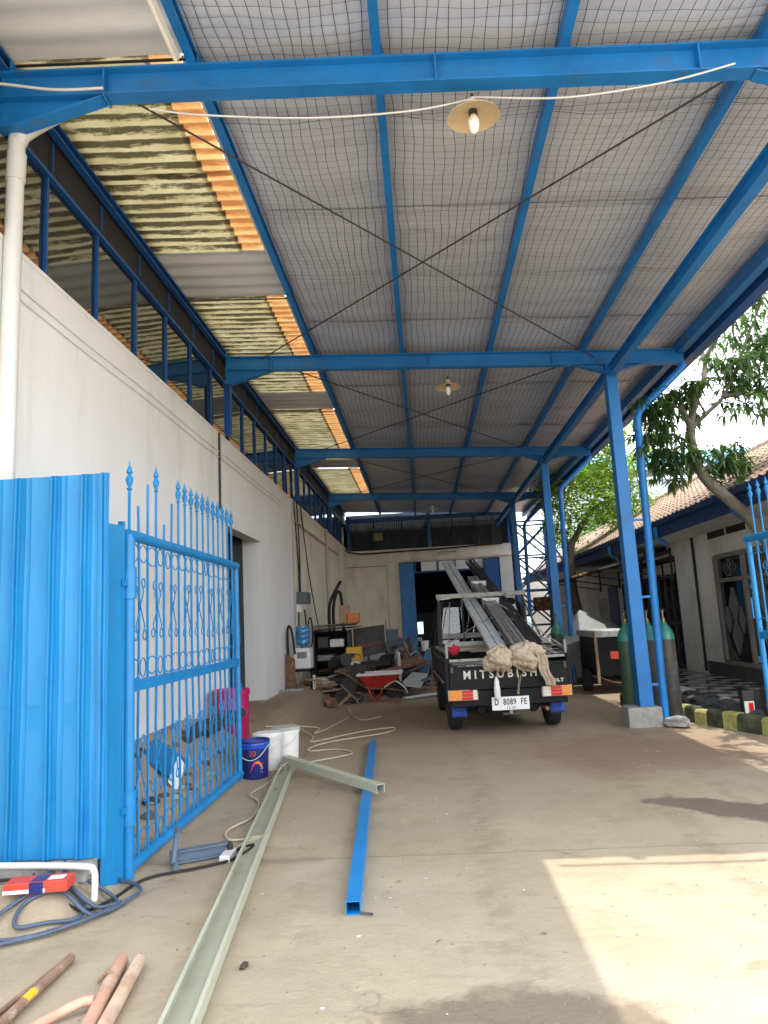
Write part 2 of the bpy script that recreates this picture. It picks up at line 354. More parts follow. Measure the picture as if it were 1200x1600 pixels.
for y in BY:
    xl = -2.66 if y < 5 else -2.58
    b = MB().prof(isec(.2, .11, .014), (xl, y, RB(xl)), (3.72, y, RB(3.72)))
    bo = b.build("beam", BLUE, canopy)
    sp_ = MB().box(.28, y-.062, RB(.3)+.004, .292, y+.062, RB(.3)+.196); sp_.box(1.95, y-.062, RB(1.95)+.004, 1.962, y+.062, RB(1.95)+.196); sp_.box(-1.92, y-.062, RB(-1.9)-.02, -1.908, y+.062, RB(-1.9)+.196); sp_.build("stiffener_plate", BLUE, bo)
    for x in PX[:5]:
        cl_ = MB(); cl_.box(x+.034, y-.05, RB(x)+.203, x+.04, y+.05, RB(x)+.29)
        for dy in (-.025, .025): cl_.lathe([(.0,x+.040),(.011,x+.041),(.011,x+.05),(0,x+.051)], (0, y+dy, RB(x)+.25), 6, 'x')
        cl_.build("purlin_cleat", BLUE, bo)
    bl_ = MB()
    for x in (2.58, 2.86):
        for dx in (-.03, .03): bl_.lathe([(0,y-.067),(.012,y-.066),(.012,y-.055),(0,y-.054)], (x+dx, 0, RB(x)+.05), 6, 'y')
    bl_.build("bolt_heads", STEEL, bo)
    h = MB()
    zl = RB(-2.56)
    h.slab([(xl, y-.006, zl+.01), (xl, y-.006, zl-.19), (-2.49, y-.006, zl-.19), (-1.93, y-.006, RB(-1.93)+.002)], (0,.012,0))
    h.slab([(xl, y-.05, zl-.19), (-2.49, y-.05, zl-.19), (-1.93, y-.05, RB(-1.93)-.004), (-1.93, y-.05, RB(-1.93)-.015), (-2.49, y-.05, zl-.203), (xl, y-.05, zl-.203)], (0,.1,0))
    h.build("haunch", BLUE, bo)
    h = MB(); x = 2.72; zc = RB(2.72)
    for s in (-1, 1):
        h.slab([(x+s*.075, y-.006, RB(x+s*.075)-.002), (x+s*.075, y-.006, zc-.1), (x+s*.42, y-.006, RB(x+s*.42)-.002)], (0,.012,0))
        h.slab([(x+s*.075, y-.05, zc-.1), (x+s*.42, y-.05, RB(x+s*.42)-.003), (x+s*.42, y-.05, RB(x+s*.42)-.014), (x+s*.075, y-.05, zc-.112)], (0,.1,0))
    h.build("haunch", BLUE, bo)
# posts at the outer edge, tapering toward the top as built up box columns
for y in BY:
    zt = RB(2.72)-.002; p = MB()
    a, c = .088, .072
    p.add([(2.72-a,y-.1,.0),(2.72+a,y-.1,.0),(2.72+a,y+.1,.0),(2.72-a,y+.1,.0),(2.72-c,y-.08,zt),(2.72+c,y-.08,zt),(2.72+c,y+.08,zt),(2.72-c,y+.08,zt)],
          [(0,3,2,1),(4,5,6,7),(0,1,5,4),(1,2,6,5),(2,3,7,6),(3,0,4,7)])
    if y < 5: p.move(Matrix.Translation((.62, 0, 0)))
    po = p.build("post", BLUE, canopy, bevel=.008)
for i, x in enumerate(PX):
    z = RB(x)+.202
    hh = .1 if i != 5 else .16
    pr = chan(hh, .06 if i < 5 else .1, .008)
    yy = [3.46, 9.35, 14.75, 20.15, 24.7]
    for k in range(4):
        MB().prof(pr, (x, yy[k]+.003, z - (0 if i < 5 else .06)), (x, yy[k+1]-.003, z - (0 if i < 5 else .06))).build("purlin", BLUE if i else BLUED, canopy)
# longitudinal tie beam over the posts
for k in range(4):
    y0 = BY[k]+.09; y1 = (BY+[24.7])[k+1]-.09
    MB().prof(isec(.15, .1, .012), (2.72, y0, RB(2.72)-.19), (2.72, y1, RB(2.72)-.19)).build("tie_beam", BLUE, canopy)
# roof sheets, one strip per lap, foil side down; the strip ends over the front of the yard
FOIL = mat("silver_foil_underside", (.665,.695,.765), .42, metal=.28, var=.10, vs=2.2, bump=.16, bs=4, dirt=(.30,.29,.31), ds=1.6, dlo=.55, dhi=.95, stretch=(.4,2.2,1), coords='World')
ZINC = mat("clean_zinc_sheet", (.76,.765,.76), .6, metal=0, var=.05, vs=3, bump=.04, bs=6, dirt=(.56,.56,.55), ds=1.2, dlo=.5, dhi=.9, stretch=(1,3,1), coords='World')
def roofz(x): return RB(x)+.318
y = 3.5; k = 0
ylaps = [3.5]
while ylaps[-1] < 24.6: ylaps.append(min(24.7, ylaps[-1]+1.24))
for k in range(len(ylaps)-1):
    y0, y1 = ylaps[k], ylaps[k+1]+.05
    lift = .012 if k % 2 else 0
    cols = []
    def fn(u, v):
        x = -1.36 + (4.02+1.36)*u; yy = y0+(y1-y0)*v
        # soft belly of the foil between the purlins
        xs_ = [-1.36,-.09,1.12,2.38,3.68,4.3]; sag = 0
        for a in range(5):
            if xs_[a] <= x < xs_[a+1]:
                t = (x-xs_[a])/(xs_[a+1]-xs_[a]); sag = .028*math.sin(PI*t)
        return (x, yy, roofz(x)+lift-sag*(.5+.5*math.sin(PI*v)) + .004*math.sin(yy*23+x*2) + .006*math.sin(x*5+yy*3))
    p = MB().grid(fn, 44, 12, flip=True)
    n0 = len(p.v)
    p.grid(lambda u, v: (-1.36+5.38*u, y0+(y1-y0)*v, roofz(-1.36+5.38*u)+lift+.02), 8, 1)
    p.build("roof_sheet", FOIL, canopy, smooth='all')
# fascia trim along the outer edge, downspout gutter
MB().prof([(-.05,0),(.05,0),(.05,.012),(-.038,.012),(-.038,.11),(-.05,.11)], (4.0, 3.5, RB(4.0)+.2), (4.0, 24.7, RB(4.0)+.2)).build("edge_trim", GREYS, canopy)

# weathered translucent sheets along the wall side
def sheet_mat(name, c1, c2, grime, trans, glo, ghi):
    m = bpy.data.materials.new(name); m.use_nodes = True; n = m.node_tree.nodes; l = m.node_tree.links
    b = n["Principled BSDF"]; b.inputs["Roughness"].default_value = .8; out = n["Material Output"]
    g = n.new("ShaderNodeNewGeometry")
    def noise(sc, st, det=7, rg=.7):
        mp = n.new("ShaderNodeMapping"); mp.inputs["Scale"].default_value = st; l.new(g.outputs["Position"], mp.inputs[0])
        a = n.new("ShaderNodeTexNoise"); a.inputs["Scale"].default_value = sc; a.inputs["Detail"].default_value = det; a.inputs["Roughness"].default_value = rg
        l.new(mp.outputs[0], a.inputs["Vector"]); return a.outputs["Fac"]
    def ramp(x, p0, p1, c0, c1):
        r = n.new("ShaderNodeValToRGB"); e = r.color_ramp.elements; e[0].position = p0; e[1].position = p1; e[0].color = c0; e[1].color = c1; l.new(x, r.inputs[0]); return r.outputs[0]
    base = ramp(noise(2.5, (1,1.5,1)), .3, .7, c1+(1,), c2+(1,))
    # grime sits on the rib flanks: rib phase (pitch .146 m along y) + smeared noise
    sx = n.new("ShaderNodeSeparateXYZ"); l.new(g.outputs["Position"], sx.inputs[0])
    mm = n.new("ShaderNodeMath"); mm.operation = 'MULTIPLY_ADD'; mm.inputs[1].default_value = 2*PI/.146; mm.inputs[2].default_value = -1.0; l.new(sx.outputs[1], mm.inputs[0])
    sn = n.new("ShaderNodeMath"); sn.operation = 'SINE'; l.new(mm.outputs[0], sn.inputs[0])
    ad = n.new("ShaderNodeMath"); ad.operation = 'MULTIPLY_ADD'; ad.inputs[1].default_value = .23; l.new(sn.outputs[0], ad.inputs[0]); l.new(noise(5.0, (.42,3.2,1), 9, .8), ad.inputs[2])
    gr = ramp(ad.outputs[0], glo, ghi, (0,0,0,1), (1,1,1,1))
    x = n.new("ShaderNodeMix"); x.data_type = 'RGBA'; l.new(gr, x.inputs[0]); l.new(base, x.inputs[6]); x.inputs[7].default_value = grime+(1,)
    l.new(x.outputs[2], b.inputs["Base Color"])
    tr = n.new("ShaderNodeBsdfTranslucent"); l.new(x.outputs[2], tr.inputs[0])
    ms = n.new("ShaderNodeMixShader"); ms.inputs[0].default_value = trans
    l.new(b.outputs[0], ms.inputs[1]); l.new(tr.outputs[0], ms.inputs[2]); l.new(ms.outputs[0], out.inputs["Surface"])
    return m
CREAM = sheet_mat("mouldy_translucent_sheet", (.42,.36,.18), (.64,.58,.36), (.085,.07,.035), .17, .60, .70)
RUSTS = sheet_mat("rust_stained_translucent_sheet", (.66,.30,.08), (.86,.60,.28), (.36,.15,.05), .23, .52, .74)
def wavy(y0, y1, x0, x1, dz, pitch, amp, jag=0):
    ny = max(4, int((y1-y0)/(pitch/6)))
    ed = [rnd(-jag, jag) for _ in range(ny+1)]
    def fn(u, v):
        yy = y0+(y1-y0)*v; x = x0+(x1-x0)*u
        if jag and u == 0: x += ed[int(round(v*ny))]
        return (x, yy, roofz(x)+dz+amp*math.sin(2*PI*yy/pitch)+.012)
    return MB().grid(fn, 6, ny, flip=True)
segs = [(3.5, 4.15, 0), (4.15, 6.74, 1), (6.74, 7.74, 0), (7.74, 11.32, 1), (11.32, 12.27, 0), (12.27, 16.3, 1), (16.3, 17.3, 0), (17.3, 21.6, 1), (21.6, 24.7, 0)]
for a, b_, kind in segs:
    if kind:
        k = max(1, round((b_-a)/1.05))
        for i in range(k):
            c0 = a+(b_-a)*i/k; c1 = min(b_-.004, a+(b_-a)*(i+1)/k+.035)
            wavy(c0, c1, -2.62, -1.64, .004*(i % 2), .146, .026).build("mouldy_sheet", CREAM, canopy, smooth='all')
            o = wavy(c0, c1, -1.68, -1.40 if i % 2 else -1.42, .012+.004*(i % 2), .146, .026, .012).build("rusty_sheet", RUSTS, canopy, smooth='all')
            o['label'] = "rust orange stained strip of translucent corrugated sheet"
            wavy(c0, c1, -1.415, -1.34, -.012, .146, .004).build("flashing", ZINC, canopy, smooth='all')
    else:
        s_ = wavy(a, b_, -2.62, -1.36, .006, .25, .012)
        s_.grid(lambda u, v: (-2.62+1.26*u, a+(b_-a)*v, roofz(-2.62+1.26*u)+.05), 2, 1)
        s_.build("zinc_sheet", ZINC, canopy, smooth='all')
        MB().prof([(-.01,-.004),(.01,-.004),(.01,.004),(-.01,.004)], (-2.6, b_, roofz(-2.6)-.03), (-1.36, b_, roofz(-1.36)-.03)).build("lap_strip", STEEL, canopy)
# unseen roof added over the approach; its shadow bounds the sunny patch
for k in range(2):
    MB().add([(-2.62,1.3+k*1.1,roofz(-2.62)+.03),(1.86,1.3+k*1.1,roofz(1.86)+.03),(1.86,2.4+k*1.1,roofz(1.86)+.03),(-2.62,2.4+k*1.1,roofz(-2.62)+.03),
              (-2.62,1.3+k*1.1,roofz(-2.62)+.05),(1.86,1.3+k*1.1,roofz(1.86)+.05),(1.86,2.4+k*1.1,roofz(1.86)+.05),(-2.62,2.4+k*1.1,roofz(-2.62)+.05)],
             [(0,3,2,1),(4,5,6,7),(0,1,5,4),(1,2,6,5),(2,3,7,6),(3,0,4,7)]).build("roof_sheet", FOIL, canopy)
MB().tube([(1.9, 3.40, RB(2)+.22), (5.0, 3.36, RB(5)+.22)], .018, 8).build("shadow_line_rod", BLUE, canopy)  # unseen rod added to cast the thin shadow line across the patch
# cross bracing rods between the beams
for k in range(3):
    y0 = BY[k]+.06; y1 = BY[k+1]-.1
    r = .008
    MB().tube([(-1.95, y0, RB(-1.95)+.15), (2.5, y1, RB(2.5)+.08)], r, 6).build("brace_rod", STEEL, canopy)
    MB().tube([(2.3, y0, RB(2.3)+.10), (-2.05, y1, RB(-2.05)+.13)], r, 6).build("brace_rod", STEEL, canopy)

# bird net strung under the sheets
random.seed(5)
NETM = mat("black_net_twine", (.03,.03,.035), .9, var=.2)
net = thing("bird_net", "black square mesh bird net stretched under the silver canopy sheets", "net", (1.2, 9.35, 5.1))
import numpy as np
def netz(x, y):
    e = [-1.30,-.09,1.12,2.38,3.68]; s = 0
    for a in range(4):
        if e[a] <= x <= e[a+1]: s = math.sin(PI*(x-e[a])/(e[a+1]-e[a]))
    return RB(x)+.295-.035*s*(.7+.3*math.sin(y*1.7+x))
def wig(a, b): return .011*math.sin(a*7.3+b*1.9)+.009*math.sin(a*3.1-b*4.7)+.006*math.sin(a*17+b*11)
nm = MB()
def strand(pts, r):
    o = len(nm.v)
    for (x, y, z) in pts:
        nm.v += [(x-r, y-r*.6, z), (x+r, y-r*.6, z), (x, y+r, z+r*.5)]
    for i in range(len(pts)-1):
        for k in range(3):
            nm.f.append((o+i*3+k, o+i*3+(k+1) % 3, o+i*3+3+(k+1) % 3, o+i*3+3+k))
SP = .078
NY0, NY1 = 3.52, 20.1
for i in range(int((3.68+1.28)/SP)):
    x0 = -1.26+SP*i; n_ = int((NY1-NY0)/.14)
    strand([(x0+wig(x0, NY0+.14*j), NY0+.14*j, netz(x0, NY0+.14*j)) for j in range(n_+1)], .0024)
for j in range(int((NY1-NY0)/SP)):
    y0 = NY0+SP*j; n_ = 40
    strand([(-1.28+4.94*i/n_, y0+1.2*wig(y0, -1.28+4.94*i/n_), netz(-1.28+4.94*i/n_, y0)+.002) for i in range(n_+1)], .0024)
for L in ylaps[1:16]:
    for dy in (-.03, .035):
        strand([(-1.28+4.94*i/40, L+dy+1.5*wig(L+dy*9, -1.28+4.94*i/40), netz(-1.28+4.94*i/40, L)-.006) for i in range(41)], .0042)
nm.build("net_twine", NETM, net, kind='stuff')

# ---------------------------------------------------------------- workshop along the left
ws = thing("workshop_building", "long white rendered workshop wall with a strip of clerestory windows", "building", (-2.64, 9, 0))
def wallbox(a, b_, z0, z1, m, nm_="wall"): return MB().box(-2.84, a, z0, -2.64, b_, z1).build(nm_, m, ws)
wallbox(2.6, 9.5, 0, 4.08, WALL); wallbox(9.5, 11.58, 2.88, 4.08, WALL); wallbox(11.58, 14.4, 0, 4.08, WALL); wallbox(14.4, 25.0, 0, 4.08, WALLO)
MB().box(-3.0, 11.58, 0, -2.842, 11.75, 2.98).build("door_reveal", WALL, ws)
MB().box(-2.9, 2.6, 4.082, -2.637, 25.0, 4.12).build("ledge", WALL, ws)
MB().box(-3.0, 9.4, .2, -2.96, 11.577, 2.95).build("door", mat("black_door_gloss", (.004,.004,.006), .45, var=.2, spec=.2), ws, bevel=.004)
# interior shell
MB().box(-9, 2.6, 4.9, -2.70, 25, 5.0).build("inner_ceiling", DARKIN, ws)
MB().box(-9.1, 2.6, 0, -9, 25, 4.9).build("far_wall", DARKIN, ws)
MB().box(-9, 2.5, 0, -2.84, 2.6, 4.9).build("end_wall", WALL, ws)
MB().box(-9, 25.0, 0, -2.64, 25.2, 6.0).build("end_wall", WALLO, ws)
MB().box(-2.84, 2.6, 4.977, -2.66, 25, 5.45).build("gap_shade_box", mat("gap_shade_black", (.02,.02,.024), .8), ws)  # near-black box puts in the shade of the gap above the glass
MB().add([(-9,2,6.6),(-2.5,2,5.46),(-2.5,25.2,5.46),(-9,25.2,6.6),(-9,2,6.65),(-2.5,2,5.5),(-2.5,25.2,5.5),(-9,25.2,6.65)],[(0,3,2,1),(4,5,6,7),(0,1,5,4),(1,2,6,5),(2,3,7,6),(3,0,4,7)]).build("roof", ZINC, ws)
MB().box(-2.70, 2.6, 4.945, -2.645, 24.9, 4.975).build("window_rail", BLUED, ws)
ym = [3.15, 3.95]+[4.78+.835*i for i in range(24)]
ym = [q for q in ym if q < 24.6]
mull = MB().box(-.013, -.013, 4.122, .013, .013, 4.944).build("mullion", BLUED, ws); mull.location = (-.035, ym[0]-9, 0)
rng = MB().box(-.007, -.006, 4.986, .007, .006, 5.22).build("hanger", BLUED, ws); rng.location = (.005, ym[0]-9, 0)
# those two meshes were made relative to the wall: shift back so copies line up
for o in (mull, rng):
    for v in o.data.vertices: v.co.x -= 2.64; v.co.y += 9
for q in ym[1:]:
    inst(mull, ws, (-.035, q-9, 0)); inst(rng, ws, (.005, q-9, 0))
for i in range(len(ym)-1):
    tl = rnd(-.004, .004)
    MB().add([(-2.69,ym[i]+.02,4.122),(-2.69,ym[i+1]-.02,4.122),(-2.69+tl,ym[i+1]-.02,4.944),(-2.69+tl*.5,ym[i]+.02,4.944),
              (-2.696,ym[i]+.02,4.122),(-2.696,ym[i+1]-.02,4.122),(-2.696+tl,ym[i+1]-.02,4.944),(-2.696+tl*.5,ym[i]+.02,4.944)],
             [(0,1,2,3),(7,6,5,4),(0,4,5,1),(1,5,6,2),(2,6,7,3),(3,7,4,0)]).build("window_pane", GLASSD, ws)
for q in BY[1:]: MB().prof(isec(.09,.09,.012), (-2.60, q, 4.125), (-2.60, q, RB(-2.6)-.2), up=(1,0,0)).move(Matrix.Translation((-.0,0,0))).build("wall_post", BLUED, ws)
CONDM = mat("painted_conduit", (.50,.46,.41), .6, var=.1)
for z in (3.84, 3.76):
    MB().tube([(-2.625, y_, z+.008*math.sin(y_*2.1)) for y_ in frange(4.2, 13.9, .5)], .007, 6).build("conduit", WALL, ws)
MB().tube([(-2.622, y_, 3.66+.01*math.sin(y_*3)) for y_ in frange(14.5, 23, .6)], .03, 8).build("conduit", CONDM, ws)
MB().tube([(-2.62, 9.13, 4.1), (-2.62, 9.13, 3.05)], .016, 6).build("down_pipe", STEEL, ws)
MB().tube([(-2.61, 14.42, 4.1), (-2.61, 14.42, .3)], .02, 6).build("down_pipe", CONDM, ws)
MB().tube([(-2.59, 19.4, 4.1), (-2.59, 19.4, .3)], .04, 8).build("down_pipe", CONDM, ws)

# white rainwater pipe elbowing off the first beam
pp = thing("rainwater_pipe", "thick white plastic rainwater pipe bent below the first blue beam", "pipe", (-2.556, 4.17, .2))
MB().tube(spline([(-2.19, 4.29, 5.12), (-2.27, 4.26, 5.06), (-2.50, 4.225, 4.90), (-2.563, 4.22, 4.82), (-2.58, 4.22, 4.64), (-2.586, 4.22, 2.3), (-2.586, 4.22, .3)], 5), .055, 16).build("pipe_run", PVC, pp, smooth=True)
MB().tube([(-2.575, 4.22, 4.72), (-2.581, 4.22, 4.52)], .062, 16).build("pipe_socket", PVC, pp, smooth=True)

# ---------------------------------------------------------------- rear workshop front
rw = thing("rear_workshop", "stained pale rear workshop front with a dark open blue framed doorway", "building", (0, 24.8, 0))
def rb(x0, z0, x1, z1, m, nm_="wall", y0=24.8, y1=25.0): return MB().box(x0, y0, z0, x1, y1, z1).build(nm_, m, rw)
WG = mat("grey_rendered_wall", (.66,.65,.62), .9, var=.1, vs=1.3, bump=.2, bs=25, dirt=(.33,.30,.26), ds=1.2, dlo=.5, dhi=.9, stretch=(1,1,.35), coords='World')
rb(-2.64, 0, -.78, 3.98, WALLO); rb(-.78, 3.5, 2.75, 3.98, WALLO); rb(2.75, 0, 3.35, 3.98, WG)
rb(-2.64, 3.55, 3.35, 3.64, WALLO, "string_course", 24.74, 24.8)
MB().box(-1.22, 24.77, 0, -1.19, 24.8, 3.4).build("drain_pipe", CONDM, rw)
rb(-2.64, 3.4, -1.2, 3.42, PLINTHM, "groove_shadow_strip", 24.785, 24.8)  # dark strip paints the shadow line of a groove
for x0 in (-.76, 2.2): rb(x0, 0, x0+.5, 3.46, BLUE if x0 < 0 else BLUED, "door_leaf", 24.72, 24.78)
for x in (.0, .62, 1.22, 1.8): rb(x, 3.16, x+.56, 3.48, mat("painted_daylight_pane_%d" % int(x*100), (.8,.82,.8), .3, var=.05), "fanlight", 24.86, 24.88)  # opaque white stands in for sky light coming through the panes
rb(-.3, 3.1, 2.2, 3.14, BLUED, "transom", 24.82, 24.9)
for x in (-.2, .58, 1.2, 1.78, 2.2): rb(x-.02, 3.14, x+.02, 3.5, BLUED, "fanlight_bar", 24.82, 24.9)
# interior
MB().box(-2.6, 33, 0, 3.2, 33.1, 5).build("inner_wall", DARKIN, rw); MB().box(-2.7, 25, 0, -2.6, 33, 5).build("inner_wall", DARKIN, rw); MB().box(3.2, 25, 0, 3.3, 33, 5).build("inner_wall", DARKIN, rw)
# clerestory band of dark corrugated sheet and frames above the wall
cm = MB(); nn = 60
DKS = mat("dark_corrugated_sheet", (.035,.042,.05), .7, metal=.1, var=.4, vs=4, stretch=(1,1,.3))
cm.grid(lambda u, v: (-2.6+5.9*u, 24.9+.012*math.sin(u*nn*8), 3.98+1.3*v), nn*4, 1)
cm.build("upper_cladding", DKS, rw)
for x in (-2.5, .35, 3.15): rb(x-.06, 3.99, x+.06, 5.2, BLUED, "upper_post", 24.7, 24.84)
for x in (1.2, 1.95, 2.6, -1.6, -.6): rb(x-.02, 3.99, x+.02, 5.0, DKS, "upper_bar", 24.76, 24.84)
for z in (4.3, 4.55, 4.8): rb(.45, z-.012, 3.1, z+.012, DKS, "louvre_slat", 24.8, 24.86)
rb(-2.6, 4.98, 3.4, 5.12, BLUED, "head_beam", 24.66, 24.82)
rb(-2.7, 5.02, 3.4, 5.1, ZINC, "roof", 25.02, 33)
tl_ = thing("strip_light", "thin white strip light over the rear doorway", "light", (.95, 24.7, 3.78))
MB().box(.65, 24.7, 3.74, 1.25, 24.74, 3.80).build("tube_housing", GREYS, tl_); MB().tube([(.68,24.68,3.73),(1.22,24.68,3.73)], .018, 8).build("lamp_tube", BULB, tl_)
tag(MB().box(-1.62, 24.72, 4.32, -1.3, 24.84, 4.58).build("speaker_box", mat("old_yellow_box", (.30,.24,.12), .7, var=.3), bevel=.01), "small yellowed box fixed on dark cladding above rear doorway wall", "box")
tag(MB().tube(spline([(-2.55,24.7,3.95),(-2.0,24.68,3.86),(-.8,24.7,3.88),(.6,24.7,3.90),(2.9,24.7,3.97)], 6), .03, 6).build("cable_bundle", RUBBER), "black cable bundle running along the top of the rear wall", "cable")
# steel stacks seen dimly through the doorway: a white door mirror and a parked van front belong to the van inside
van = thing("parked_van", "dark van standing inside the rear doorway with a pale headlight", "van", (-.1, 26.2, 0))
vb = MB().prof([(-.85,.35),(.85,.35),(.85,1.1),(.72,1.75),(-.72,1.75),(-.85,1.1)], (.35, 26.2, 0), (.35, 29.5, 0)).build("body", BLACK, van, bevel=.05)
MB().box(-.25, 26.17, 1.15, .95, 26.2, 1.62).build("windscreen", DARKIN, van); MB().box(-.62, 26.05, 1.2, -.5, 26.1, 1.62).build("mirror", BLACK, van, bevel=.02)
MB().box(-.4, 26.14, .7, -.12, 26.2, .85).build("headlight", WHITE, van, bevel=.02)
for x in (-.35, 1.05): MB().lathe([(.3,-.1),(.33,-.08),(.33,.08),(.3,.1)], (x, 26.9, .33), 16, 'x').build("wheel", RUBBER, van)
# ---------------------------------------------------------------- blue sheet fence beside the gate
random.seed(21)
def ribbed(x0, y0, x1, y1, z0, z1, ribs, mat_, parent, nm_="sheet", amp=.022):
    """a vertical profiled sheet from (x0,y0) to (x1,y1): flat pans between small twin ribs"""
    L = math.hypot(x1-x0, y1-y0); ux, uy = (x1-x0)/L, (y1-y0)/L; nx_, ny_ = uy, -ux
    pr = [(0, 0)]
    for r in ribs:
        pr += [(r-.022, 0), (r-.014, amp), (r-.004, amp), (r+.001, amp*.35), (r+.008, amp*.35), (r+.012, amp*.8), (r+.018, amp*.8), (r+.024, 0)]
        for q in (.05, .085): pr += [(r+q-.004, 0), (r+q, .003), (r+q+.004, 0)]
    pr = [p for p in pr if p[0] <= L-.002] + [(L, 0)]; pr.sort(key=lambda p: p[0])
    m = MB(); nz_ = 8
    for d, fl in ((0, False), (-.003, True)):
        vs = []
        for j in range(nz_+1):
            z = z0+(z1-z0)*j/nz_
            for s, h in pr:
                hh = h+d+.003*math.sin(s*31+z*7); vs.append((x0+ux*s+nx_*hh, y0+uy*s+ny_*hh, z))
        n = len(pr); fs = [(j*n+i, j*n+i+1, (j+1)*n+i+1, (j+1)*n+i) for j in range(nz_) for i in range(n-1)]
        m.add(vs, [q[::-1] for q in fs] if fl else fs)
    return m.build(nm_, mat_, parent, smooth=True)
fe = thing("sheet_fence", "tall bright blue ribbed sheet metal fence panel at far left of the entrance", "fence", (-2.3, 4.08, .2))
for x0, x1 in ((-2.62, -2.44), (-2.44, -2.22), (-2.22, -2.03), (-2.03, -1.85)):
    L = x1-x0
    ribbed(x0+.001, 4.08, x1, 4.08, 1.08, 2.43, [.028] if x1 < -1.9 else [.028, L-.03], PANEL, fe)
    ribbed(x0+.001, 4.082, x1, 4.082, .235, 1.088, [.028] if x1 < -1.9 else [.028, L-.03], PANEL, fe)
MB().box(-2.48, 4.095, .28, -1.87, 4.12, .32).build("rail", BLUE, fe); MB().box(-2.48, 4.095, 2.2, -1.87, 4.12, 2.24).build("rail", BLUE, fe)
f2 = thing("filler_panel", "narrow lower blue folded sheet between the ribbed fence and the gate hinge", "fence", (-1.9, 4.36, .0))
ribbed(-1.915, 4.15, -1.872, 4.33, .02, 2.14, [], PANEL, f2, "folded_sheet")
MB().prof([(-.012,-.02),(.012,-.02),(.012,.02),(-.012,.02)], (-1.885, 4.34, .01), (-1.885, 4.34, 2.17), up=(1,0,0)).build("edge_post", PANEL, f2, bevel=.003)
tag(MB().box(-2.62, 4.0, .13, -1.93, 4.16, .225).build("concrete_kerb", CONC, bevel=.012), "pale broken concrete strip under the ribbed blue fence panel", "kerb")

